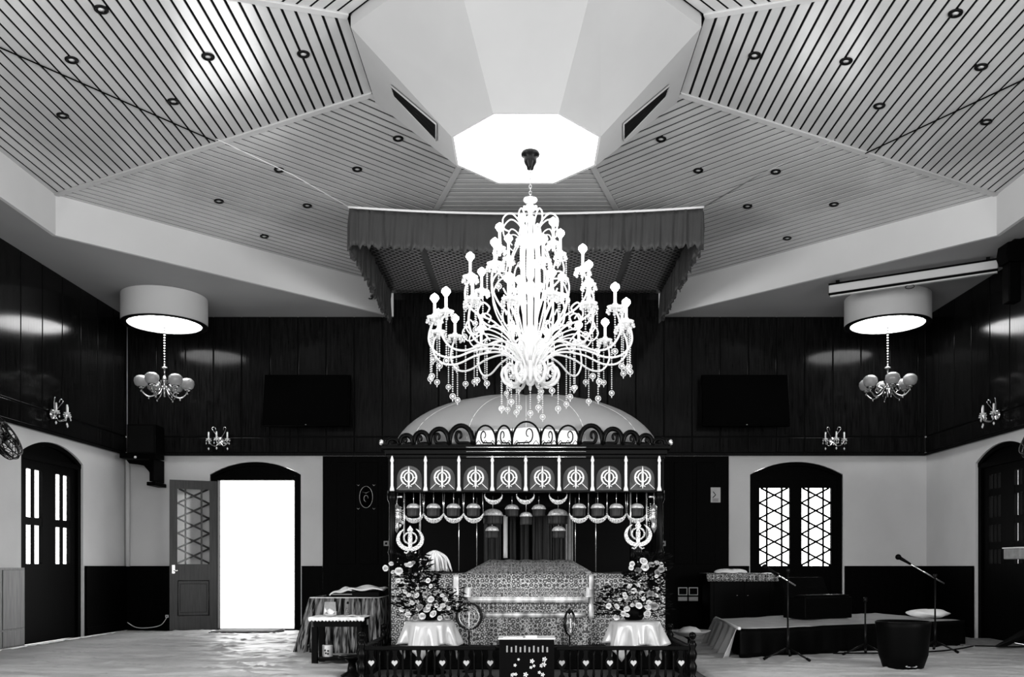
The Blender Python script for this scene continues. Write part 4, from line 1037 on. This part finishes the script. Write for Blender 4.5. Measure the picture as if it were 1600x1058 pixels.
def arrangement(cx, flowers, ox, oy, seed, lab):
    Y0 = 7.55; X0 = Px(cx, Y0); z0 = .45
    t = thing('flower_arrangement', lab, 'flower arrangement', (X0, Y0, z0), group='flower arrangements before the shrine')
    rr = random.Random(seed); b = MB()
    b.lathe([(.07, 0), (.09, .03), (.10, .10), (.08, .11), (.001, .11)], n=20); b.build('bowl', 'black', t)
    sg = -1 if cx < 822 else 1
    def inside(z):               # half width and centre of the bouquet at height z above the table
        if z < .24: return .30-.25*max(0, z-.1), 0
        if z < .38: return .15, sg*.09
        return .13, sg*.15
    b = MB()
    for k in range(620):
        z = rr.uniform(0, .52); hw, cxx = inside(z); a = rr.uniform(0, 2*pi); r = hw*sqrt(rr.random())
        c = Vector((cxx+r*cos(a), r*.55*sin(a), z+.03)); d = Vector((cos(a)*1.0, sin(a)*.8, rr.uniform(-.4, .6))).normalized(); L = rr.uniform(.035, .075)
        s_ = d.cross(Vector((0, 0, 1))).normalized()*L*.28; up = Vector((0, 0, L*.12))
        b.add([c, c+d*L*.5+s_+up, c+d*L, c+d*L*.5-s_+up, c+d*L*.5-up], [(0, 1, 4), (1, 2, 4), (2, 3, 4), (3, 0, 4)])
    for k in range(22):
        z = rr.uniform(.05, .5); hw, cxx = inside(z); a = rr.uniform(0, 2*pi)
        b.tube([(cxx*.3, 0, .08), (cxx, .02, z*.6+.03), (cxx+hw*.8*cos(a), hw*.4*sin(a), z)], .0025, 4)
    b.build('foliage', 'leaf', t)
    for k, (fx, fy, s_) in enumerate(flowers):
        px, py = fx/4.64+ox, fy/4.64+oy
        Yf = Y0-.12-rr.uniform(0, .05) if py > 925 else Y0-.08+rr.uniform(-.04, .05)
        p = P(px, py, Yf)-Vector((X0, Y0, z0))
        o = bpy.data.objects.new('rose', ROSE if rr.random() < .8 else ROSE2); C.objects.link(o); o.parent = t; o.location = p; o.scale = (s_*.95,)*3
        o.rotation_euler = (radians(rr.uniform(40, 85)), rr.uniform(-.4, .4), rr.uniform(-.7, .7))
    def sprays(kk):
        b = MB()
        for k in range(26):
            z = rr.uniform(.05, .5); hw, cxx = inside(z); a = rr.uniform(pi, 2*pi); b.ball((cxx+hw*.95*cos(a), hw*.6*sin(a), z+.02), rr.uniform(.003, .007), 5)
        o = b.build('small_blossoms', 'petal', t); o['kind'] = 'stuff'
    sprays(0)
    return t
arrangement(672, fl_left, 540, 830, 21, 'tall arrangement of white roses and dark foliage on the left satin-draped table')
arrangement(990, fl_right, 820, 830, 22, 'tall arrangement of white roses and dark foliage on the right satin-draped table')
def satin_table(px, lab, rz):
    Y0 = 7.55; X0 = Px(px, Y0)
    t = thing('pedestal_table', lab.replace('CLOTH', 'small dark round pedestal table'), 'table', (X0, Y0, 0), group='round pedestal tables holding flowers')
    b = MB(); b.lathe([(.14, 0), (.14, .015), (.03, .04), (.025, .40), (.08, .42)], n=16); b.build('pedestal', 'black', t)
    b = MB(); b.lathe([(.001, .42), (.19, .42), (.20, .43), (.19, .437), (.001, .437)], n=28); b.build('table_top', 'black', t)
    def f(u, v):
        a = 2*pi*u+rz; sq = 1/max(abs(cos(2*pi*u)), abs(sin(2*pi*u)))   # square cloth: longer at its corners
        if v < .35: r = .205*v/.35; return (r*cos(a), r*sin(a), .442)
        t_ = (v-.35)/.65; L = .17+.22*(sq-1)*1.6
        fold = .040*(1-2*abs(sin(pi*u*8+1))**.7)*t_+.016*sin(2*pi*u*15)*t_
        r = .207+.055*t_+fold
        return (r*cos(a), r*sin(a), .442-.012*min(1, t_*6)-L*t_)
    b = MB(); b.grid(f, 144, 16, closed_u=True); o = b.build('satin_cloth', 'satin', solid=.003); o.location = (X0, Y0, 0)
    tag(o, lab.replace('CLOTH', 'shiny pale satin cloth draped'), 'cloth', 'satin cloths under the flowers')
satin_table(671, 'CLOTH under the left flower arrangement', .6)
satin_table(992, 'CLOTH under the right flower arrangement', .2)

# small emblems standing in front of the altar
for px, py, rz, s_, lab in ((733, 964, 0, .105, 'dark outlined khanda emblem on a thin stand before the altar, left of the box'), (890, 974, 1.1, .10, 'dark sword emblem turned sideways on a thin stand before the altar, right side')):
    Yk = 7.62; z = Pz(py, Yk)
    t = thing('emblem_stand', lab, 'emblem', (Px(px, Yk), Yk, 0), rz)
    b = MB()
    for sg in (-1, 1):
        b.tube([(sg*s_*sin(a), 0, z+s_*cos(a)*1.02+.012*(1-a/pi)) for a in [pi*k/16 for k in range(17)]], [.005+.008*sin(pi*k/16) for k in range(17)], 6)
    b.lathe([(.0005, s_*1.3), (.018, s_*1.05), (.016, s_*.9), (.004, s_*.75)], (0, 0, z), 10)
    b.build('outer_swords', 'blackmetal', t)
    b = MB(); khanda(b, 0, z, s_*.80, -.012, r=.004); b.build('emblem', 'wire', t)
    b = MB(); b.tube([(0, 0, z-s_), (0, 0, .02)], .008, 8); b.lathe([(.06, 0), (.06, .012), (.01, .025)], n=16); b.build('stand', 'blackmetal', t)

# low railing with hearts --------------------------------------------------
rail = thing('low_railing', 'low black wooden railing with pale hearts and turned newel posts around the shrine front', 'railing', (0, 7.0, 0))
def newel(x, y, name='newel_post'):
    b = MB(); b.lathe([(.035, 0), (.035, .03), (.022, .05), (.034, .09), (.036, .12), (.020, .155), (.033, .19), (.036, .22), (.022, .255), (.034, .285), (.022, .315), (.012, .325), (.026, .345), (.030, .362), (.022, .38), (.001, .388)], (x, y, 0), 16); b.build(name, 'carve', rail)
for x in (-1.285, 1.30):
    newel(x, 0); newel(x*.995, 1.05)
for a, c in ((-1.26, -.235), (.235, 1.275)):
    b = MB(); b.box(a, c, -.018, .018, .245, .278, .004); b.build('top_rail', 'carve', rail)
    b = MB(); b.box(a, c, -.015, .015, .0, .035, .003); b.build('bottom_rail', 'carve', rail)
for x in (-1.285, 1.295):
    b = MB(); b.box(x-.015, x+.015, .03, 1.03, .245, .275, .004); b.build('top_rail', 'carve', rail)
    b = MB()
    for k in range(9): b.box(x-.008, x+.008, .11+k*.105, .15+k*.105, 0, .25)
    b.box(x-.012, x+.012, .03, 1.03, 0, .03); b.build('side_slats', 'carve', rail)
def heart(b, x, z, s_, y):
    pts = []
    for k in range(24):
        q = 2*pi*k/24; pts.append((x+s_*.98*sin(q)**3, z+s_*(13*cos(q)-5*cos(2*q)-2*cos(3*q)-cos(4*q))/15))
    b.prism(pts, y-.012, y)
hx = [580, 616.5, 653.8, 691, 728.6, 766, 878, 915.5, 953, 990, 1028, 1064.6]
for px in hx:
    x = Px(px, 6.98); b = MB()
    pts = [(x-.030, .03), (x-.012, .055), (x-.010, .08), (x-.018, .105), (x-.032, .13), (x-.035, .155), (x-.022, .175), (x-.013, .20), (x-.020, .25),
           (x+.020, .25), (x+.013, .20), (x+.022, .175), (x+.035, .155), (x+.032, .13), (x+.018, .105), (x+.010, .08), (x+.012, .055), (x+.030, .03)]
    b.prism(pts, -.008, .008); sp2 = b.build('splat', 'carve', rail)
    b = MB(); heart(b, x, .147, .024, -.009); part_label(b.build('heart', 'cloth_grey' if False else 'paper', sp2), 'pale heart inlay')
    for dx in (.062, .125):
        if (px in (766, 1064.6)): continue
        b = MB(); b.lathe([(.008, .03), (.012, .05), (.007, .09), (.011, .14), (.007, .2), (.010, .25)], (x+dx, 0, 0), 8); b.build('spindle', 'carve', rail)
# donation box in the middle of the railing
t = thing('donation_box', 'black donation box with white top edge and painted flowers in the middle of the railing', 'box', (Px(823, 6.95), 6.95, 0))
b = MB(); b.box(-.21, .21, -.12, .12, 0, .34, .006); b.build('body', 'black', t)
b = MB(); b.box(-.218, .218, -.13, .13, .342, .352, .002); part_label(b.build('lid_edge', 'white', t), 'white top edge')
b = MB(); b.box(-.18, -.03, -.05, .03, .352, .358); b.box(-.01, .08, -.06, .02, .352, .366); b.build('slot_plate', 'silver', t)
rf = random.Random(4)
for k in range(10):
    b = MB(); x = -.15+.034*k; b.box(x-.006, x+.006, -.124, -.1195, .245, .295-.01*(k % 2)); b.build('bar', 'cloth_grey', t)
for k in range(16):
    x = rf.uniform(-.16, .16); z = rf.uniform(.06, .22); s_ = rf.uniform(.008, .016); b = MB()
    for j in range(5):
        a = 2*pi*j/5; b.hexa([(x, -.1215, z), (x+s_*cos(a-.4), -.1215, z+s_*sin(a-.4)), (x+s_*1.3*cos(a), -.1215, z+s_*1.3*sin(a)), (x+s_*cos(a+.4), -.1215, z+s_*sin(a+.4))], [(x, -.119, z), (x+s_*cos(a-.4), -.119, z+s_*sin(a-.4)), (x+s_*1.3*cos(a), -.119, z+s_*1.3*sin(a)), (x+s_*cos(a+.4), -.119, z+s_*sin(a+.4))])
    b.build('painted_flower', 'petal', t)

# ================================================================== FLOOR COVERINGS
def sheet_z(x, y):
    d = 1 if x < 0 else .8
    w1 = noise.noise(Vector((x*1.1, y*3.2, 0)))*.012+noise.noise(Vector((x*3+5, y*8, 2)))*.006
    r = abs(noise.noise(Vector((x*.9+3, y*4.2+x*.7, 7)))); rid = max(0, .10-r)/.10*.018
    q = abs(noise.noise(Vector((x*1.6-4, y*6.5-x*1.3, 21)))); rid += max(0, .05-q)/.05*.010
    return .02+(w1*1.3+rid)*d
def sheet(name, pts_edge, lab, m='sheet'):
    xa, xb, ya, yb_ = pts_edge; nx, ny = int((xb-xa)*26), int((yb_-ya)*36); b = MB()
    def f(u, v):
        x = xa+(xb-xa)*u; y = ya+(yb_-ya)*v
        y += .05*noise.noise(Vector((x*1.3, 3, 0)))*(v > .98)
        e = min(1, min(u*(xb-xa), (1-u)*(xb-xa), v*(yb_-ya), (1-v)*(yb_-ya))/.04)
        return (x, y, .003+max(0, sheet_z(x, y)-.003)*e)
    b.grid(f, nx, ny); return tag(b.build(name, m), lab, 'floor cloth')
sheet('floor_sheet', (-5.45, -1.46, 6.0, 12.22), 'wrinkled pale sheet covering the floor between the left wall and the shrine')
sheet('floor_sheet', (1.46, 5.5, 5.0, 12.0), 'wrinkled pale sheet covering the floor to the right of the shrine')
cord('wall_edge_strip', [(-5.52, 8.5, .012), (-5.5, 10, .02), (-5.5, 12.35, .012)], .012, 'whitecloth', 'pale rolled cloth edge along the foot of the left wall', 'cloth edge')
t = thing('door_mat', 'dark rectangular mat on the floor just inside the open bright doorway', 'mat', (-3.72, 12.0, .034), 0)
b = MB(); b.box(-.40, .42, -.30, .20, 0, .018, .004); b.build('pile', 'carpet', t)
b = MB(); b.box(-.42, .44, -.32, .22, -.004, .006, .002); b.build('border', 'black', t)

# ================================================================== LEFT FURNITURE
t = thing('curtained_table', 'low table wrapped in shiny pleated striped cloth behind the small stand', 'table', (-1.86, 9.2, 0))
b = MB(); b.box(-.33, .33, .02, .72, .54, .57, .004)
for x in (-.29, .29):
    for y in (.06, .68): b.box(x-.025, x+.025, y-.025, y+.025, 0, .54)
b.build('table_frame', 'black', t)
def pl(u, v):                    # pleated cloth on three sides: left, front, right
    L = (.75, .70, .75); s_ = u*sum(L)
    fl_ = .10*(1-v)
    fold = .016*sin(s_*75)+.008*sin(s_*171+2)
    z = .575*v+.02*(1-v) 
    if s_ < L[0]: return (-.35-fl_*1.5-fold, .72-s_-fl_*s_, z)
    s_ -= L[0]
    if s_ < L[1]: return (-.35+s_-fl_*1.5*(1-2*s_/L[1])*(1 if s_ < L[1]/2 else .3), -.03-fl_+fold, z)
    s_ -= L[1]; return (.35+fl_*.45+fold, -.03+s_-fl_*(1-s_/L[2]), z)
b = MB(); b.grid(pl, 330, 8); b.build('pleated_cloth', 'stripe', t, solid=.003)
b = MB(); b.tube([(-.35, .7, .578), (-.35, -.03, .578), (.35, -.03, .578), (.35, .7, .578)], .006, 6); b.build('cloth_hem', 'whitecloth', t)
# folded cloths on a dark box on the table
t = thing('dark_box', 'flat dark box lying on the curtained table under white cloths', 'box', (-1.78, 9.42, .585))
b = MB(); b.box(-.24, .26, -.15, .2, 0, .05, .005); b.build('box', 'black', t)
b = MB(); b.box(-.24, -.02, -.156, -.15, .02, .03); b.build('trim_line', 'cloth_grey', t)
for k, (x0, x1, z, lab) in enumerate(((-.25, -.02, .645, 'folded white cloth slumped on the left end of the dark box'), (-.06, .30, .66, 'folded white cloth spread on the right end of the dark box'))):
    b = MB(); b.grid(lambda u, v: (x0+(x1-x0)*u, -.17+.36*v, .03*sin(pi*v)*sin(pi*u)**.5+.010*sin(u*9+v*5+k)+(-.045*(1-u)**3 if k == 0 else 0)), 20, 14)
    o = b.build('folded_cloth', 'whitecloth', solid=.014); o.location = (-1.78, 9.42, z); tag(o, lab, 'cloth')
# small stand
Yt = 7.97
t = thing('small_stand', 'small dark wooden stand with open shelf in front of the curtained table', 'table', (Px(526, Yt), Yt, 0))
b = MB(); b.box(-.235, .235, 0, .34, .415, .44, .004); b.box(-.21, .21, .02, .32, .36, .415); b.build('table_top', 'black', t)
for x in (-.2, .2):
    for y in (.03, .31): b = MB(); b.box(x-.025, x+.025, y-.025, y+.025, 0, .36, .003); b.build('leg', 'black', t)
b = MB(); b.box(-.19, .19, .03, .31, .055, .08); b.build('shelf', 'black', t)
b = MB(); b.ball((-.245, -.0, .19), .014, 8); b.build('knob', 'blackmetal', t)
b = MB(); 
def lace(u, v):
    s_ = v*.43; x = -.25+.5*u; hem = .012*abs(sin(u*pi*16))
    if s_ < .36: return (x, .35-s_, .446+.002*sin(u*30))
    return (x, -.012-.006*sin(u*40), .446-(s_-.36)*.35-hem*(s_-.36)/.07)
b.grid(lace, 96, 14); o = b.build('lace_cloth', 'whitecloth', solid=.003); o.location = (Px(526, Yt), Yt, 0); tag(o, 'white cloth with scalloped lace edge on the small dark stand', 'cloth')
x0 = Px(526, Yt)
t = thing('tin_can', 'pale tin with dark label marks on the lower shelf of the small stand', 'tin', (Px(511, Yt+.1), Yt+.12, .085))
b = MB(); b.lathe([(.045, 0), (.047, .005), (.047, .10), (.045, .105), (.001, .105)], n=24); b.build('tin_body', 'tin', t)
b = MB()
for k, (dx, dz) in enumerate(((-.012, .06), (.015, .055), (-.005, .035), (.014, .03))): b.box(dx-.008, dx+.008, -.049, -.046, dz-.008, dz+.008)
b.build('label_marks', 'ink', t)
t = thing('glass_bottle', 'small glass bottle standing on the lace cloth', 'bottle', (x0+.075, Yt+.12, .452))
b = MB(); b.lathe([(.020, 0), (.022, .005), (.022, .06), (.010, .085), (.009, .11)], n=16); b.build('bottle_body', 'glass', t)
b = MB(); b.lathe([(.011, .108), (.011, .128), (.001, .13)], n=12); b.build('stopper', 'blackmetal', t)
t = thing('white_dish', 'small white shallow dish with crumpled napkin on the lace cloth', 'dish', (x0-.08, Yt+.12, .452))
b = MB(); b.lathe([(.03, 0), (.055, .018), (.057, .02), (.03, .006), (.001, .005)], n=20); b.build('dish', 'white', t)
b = MB(); b.grid(lambda u, v: (-.05+.10*u, -.03+.06*v, .02+.05*(1-u)*sin(pi*v)+.02*sin(u*8+v*7)), 12, 8); b.build('napkin', 'whitecloth', t, solid=.003)
t = thing('picture_card', 'small leaning card propped on the left side of the lace cloth', 'card', (x0-.12, Yt+.22, .452))
b = MB(); b.hexa([(-.05, 0, 0), (.07, 0, 0), (.07, .01, 0), (-.05, .01, 0)], [(-.05, .06, .12), (.05, .06, .12), (.05, .07, .12), (-.05, .07, .12)]); b.build('card_sheet', 'cloth_grey', t)
t = thing('paper_strip', 'flat white paper lying on the right half of the lace cloth', 'paper', (x0+.14, Yt+.10, .452))
b = MB(); b.grid(lambda u, v: (-.06+.13*u, -.06+.12*v, .004+.006*sin(u*6)), 8, 6); b.build('sheet', 'whitecloth', t, solid=.002)
t = thing('carved_stool', 'dark low stool with rounded edge at the left end of the railing', 'stool', (Px(550, 7.25), 7.25, 0))
b = MB(); b.lathe([(.10, 0), (.10, .02), (.04, .05), (.03, .12), (.06, .15), (.11, .16), (.11, .18), (.001, .185)], n=20); b.build('stool_body', 'carve', t)

# ================================================================== RIGHT FURNITURE
# draped low platform
poly = [(2.04, 8.57), (4.85, 9.92), (4.50, 11.55), (2.19, 10.35)]
ctr = (3.3, 10.0)
st = thing('low_stage', 'low musicians platform with pale sheet on top and black front at the right', 'stage', (*ctr, 0))
lp = [(x-ctr[0], y-ctr[1]) for x, y in poly]
def shr(p, k): return (p[0]*k, p[1]*k)
b = MB(); b.hexa([(*shr(p, .985), .01) for p in lp], [(*shr(p, .985), .285) for p in lp]); b.build('stage_box', 'black', st)
def top(u, v):
    a = Vector(lp[0]).lerp(Vector(lp[1]), u); c = Vector(lp[3]).lerp(Vector(lp[2]), u); p = a.lerp(c, v)
    return (p.x, p.y, .296+.006*sin(u*9+v*4)+.008*noise.noise(Vector((p.x*4, p.y*4, 0))))
b = MB(); b.grid(top, 50, 24); b.build('top_sheet', 'mattress', st, solid=.006)
def skirt(u, v):                 # left end, hanging pleats
    a = Vector(lp[3]).lerp(Vector(lp[0]), u); fold = .035*sin(u*26)+.015*sin(u*57); o = (1-v)*.10
    return (a.x-.02-o-fold*(1.2-v), a.y-.01*o, .02+.285*v)
b = MB(); b.grid(skirt, 110, 8); b.build('end_drape', 'satin', st, solid=.004)
def front(u, v):
    a = Vector(lp[0]).lerp(Vector(lp[1]), u); return (a.x+.004*sin(u*70), a.y-.015-.008*sin(u*90)*(1-v), .015+.29*v-.012*sin(pi*min(u*3, 1))*v)
b = MB(); b.grid(front, 160, 5); b.build('front_drape', 'black', st, solid=.004)
b = MB(); b.tube([(lp[0][0], lp[0][1]-.02, .306), (lp[0][0]-.01, lp[0][1], .306), (*lp[3], .306)], .016, 6); b.build('rolled_hem', 'whitecloth', st)
# crumpled white cloth on it
t = thing('white_cushion', 'crumpled white cushion lying on the stage behind the boom microphone stand', 'cushion', (Px(1447, 10.2), 10.15, .31))
b = MB(); b.grid(lambda u, v: (.24*cos(2*pi*u)*sin(pi*v)*(1+.1*sin(u*20)), .14*sin(2*pi*u)*sin(pi*v), .055-.05*cos(pi*v)+.012*sin(u*25+v*8)*sin(pi*v)), 32, 14, closed_u=True); b.build('cushion_cover', 'whitecloth', t)
# dark harmonium and drum on the stage
t = thing('harmonium', 'black keyboard instrument box standing on the stage near its left end', 'harmonium', (3.35, 10.3, .31), .44)
b = MB(); b.box(-.35, .35, -.18, .18, 0, .24, .01); b.box(-.33, .33, -.16, .02, .24, .26, .003); b.build('case', 'black', t)
b = MB(); b.hexa([(-.33, .15, .24), (.33, .15, .24), (.33, .18, .24), (-.33, .18, .24)], [(-.33, .26, .46), (.33, .26, .46), (.33, .29, .46), (-.33, .29, .46)]); b.build('bellows', 'black', t)
for k in range(21):
    b = MB(); x = -.30+.029*k; b.box(x-.0125, x+.0125, -.14, -.02, .26, .268); b.build('key', 'blackmetal', t)
# black tapered tub in front
Yb_ = 7.72; t = thing('tapered_tub', 'black tapered tub standing on the sheet in front of the stage', 'tub', (Px(1411, Yb_), Yb_, .02))
b = MB(); b.lathe([(.14, 0), (.165, .012), (.20, .12), (.222, .36), (.228, .40), (.215, .41), (.21, .39), (.001, .37)], n=36); b.build('tub_body', 'black', t)
b = MB(); b.tube([(.05*cos(a)+.0, -.168, .035+.006*sin(a)) for a in [2*pi*k/12 for k in range(12)]], .0025, 5, closed=True); b.build('pale_mark', 'wire', t)
# cabinet under a cloth
t = thing('black_cabinet', 'black cabinet under a fringed cloth against the wall left of the lattice doors', 'cabinet', (2.82, 11.7, 0))
b = MB(); b.box(-.42, .42, 0, .5, 0, .80, .008); b.build('cabinet_body', 'black', t)
for x in (-.2, .2):
    b = MB(); b.box(x-.17, x+.17, -.012, 0, .06, .72, .004); dr_ = b.build('door', 'black', t)
    b = MB(); b.ball((x-.13*(1 if x > 0 else -1), -.02, .52), .011, 8, .5); b.build('knob', 'silver', dr_)
def fr(u, v):
    s_ = v*.75; x = -.46+.93*u
    if s_ < .56: return (x, .53-s_, .806+.004*sin(u*20))
    return (x+.03*sin(v*3)*(u-.5), -.03-.01*sin(u*50), .806-(s_-.56)*.5-.01*abs(sin(u*pi*22))*(s_-.56)/.19)
b = MB(); b.grid(fr, 90, 16); o = b.build('fringed_cloth', 'brocade', solid=.004); o.location = (2.82, 11.7, 0); tag(o, 'patterned fringed cloth covering the black cabinet right of the shrine', 'cloth')
t = thing('small_bundle', 'small pale cloth bundle with a dark book on the fringed cabinet cloth', 'bundle', (2.72, 11.92, .815))
b = MB(); b.grid(lambda u, v: (.22*cos(2*pi*u)*sin(pi*v/2+.001)**.6, .14*sin(2*pi*u)*sin(pi*v/2+.001)**.6, .05*cos(pi*v/2)+.004*sin(u*40)), 32, 8, closed_u=True); b.build('cloth_bundle', 'whitecloth', t)
b = MB(); b.box(-.02, .10, -.05, .05, .052, .066, .002); b.build('dark_book', 'black', t)
# dish by the railing
t = thing('covered_tray', 'wide shallow pale tray with a domed cloth beyond the right end of the railing', 'tray', (1.57, 8.6, .0))
b = MB(); b.lathe([(.07, 0), (.07, .02), (.02, .04), (.02, .20), (.06, .225)], n=16); b.build('stand', 'black', t)
b = MB(); b.lathe([(.05, .225), (.10, .235), (.17, .27), (.20, .285), (.17, .278), (.09, .25), (.001, .245)], n=32); b.build('tray_dish', 'cloth_grey', t)
b = MB(); b.lathe([(.12, .26), (.10, .29), (.06, .315), (.001, .325)], n=24); b.build('domed_cloth', 'mattress', t)
# microphone stands
def mic_stand(x, y, h, boom, lab, foot_r=.24, z0=0.02):
    t = thing('microphone_stand', lab, 'microphone stand', (x, y, z0), group='microphone stands around the stage')
    b = MB(); b.tube([(0, 0, .10), (0, 0, h)], .009, 8); b.tube([(0, 0, .07), (0, 0, .30)], .014, 8); b.build('pole', 'blackmetal', t)
    for k in range(3):
        a = 2*pi*k/3-.9; b = MB(); b.tube([(.012*cos(a), .012*sin(a), .11), (foot_r*cos(a), foot_r*sin(a), .012)], .009, 8); l_ = b.build('leg', 'blackmetal', t)
        b = MB(); b.tube([(foot_r*.86*cos(a), foot_r*.86*sin(a), .028), (foot_r*cos(a), foot_r*sin(a), .012)], .014, 8); b.build('rubber_foot', 'black', l_)
    b = MB(); b.lathe([(.018, h-.02), (.02, h), (.018, h+.02)], n=12); b.build('clutch', 'blackmetal', t)
    if boom:
        (bx, bz), (ex, ez) = boom; b = MB(); b.tube([(bx, 0, bz), (ex, 0, ez)], .007, 8); part_label(b.build('boom', 'chrome', t), 'bright chrome boom arm')
        d = Vector((bx-ex, 0, bz-ez)).normalized(); p = Vector((bx, 0, bz)); b = MB()
        b.tube([p-d*.02, p+d*.10], [.012, .019], 12); b.build('microphone_body', 'black', t)
        b = MB(); b.ball(p+d*.125, .030, 14); b.build('microphone_head', 'black', t)
    return t
mic_stand(4.20, 9.2, .78, ((Px(1420, 9.2)-4.20, Pz(880, 9.2)-.02), (Px(1460, 9.2)-4.20+.10, Pz(912, 9.2)-.02)), 'microphone stand with chrome boom and black microphone before the right wall')
mic_stand(2.46, 8.42, .84, ((Px(1213, 8.42)-2.46, Pz(897, 8.42)-.02), (Px(1243, 8.42)-2.46, Pz(915, 8.42)-.02)), 'black microphone stand in front of the left part of the stage')
mic_stand(3.35, 8.85, .55, None, 'short black microphone stand behind the tapered tub')
# rug strip, monitor and cable at the far right
t = thing('dark_rug', 'dark textured rug strip on the floor beyond the right end of the stage', 'rug', (5.05, 10.35, .03), -.1)
b = MB(); b.box(-.22, .45, -.60, .40, 0, .012, .003); b.build('rug_pile', 'carpet', t)
t = thing('stand_foot', 'black slanted loudspeaker stand leg entering from the right edge of the photo', 'stand', (5.25, 9.6, .045))
b = MB(); b.hexa([(-.22, -.04, 0), (-.14, -.06, 0), (-.12, .04, 0), (-.20, .05, 0)], [(.25, -.04, .20), (.33, -.06, .20), (.33, .04, .26), (.25, .05, .26)]); b.build('slanted_leg', 'black', t)
b = MB(); b.box(.22, .33, -.06, .06, 0, .75, .006); b.build('upright', 'black', t)
cord('floor_cable', [(4.86, 9.70, .04), (4.98, 9.52, .05), (5.15, 9.45, .05), (5.35, 9.55, .05), (5.5, 9.8, .05)], .008, 'black', 'black cable curving over the sheet at the far right', 'cable')
cord('floor_cable', [(3.0, 8.75, .05), (3.6, 8.85, .045), (4.1, 9.0, .045), (4.5, 9.3, .045), (4.8, 9.62, .045)], .008, 'black', 'black cable lying along the foot of the stage', 'cable')
t = thing('wall_box', 'pale small wall box under the right side door panes at the photo edge', 'wall box', (XW-.02, 10.15, 1.0))
b = MB(); b.box(-.14, 0, -.22, .12, -.02, .10, .01); b.build('casing', 'cloth_grey', t)
b = MB(); b.box(-.15, 0, -.23, .13, .10, .115, .003); b.build('cover', 'white', t)
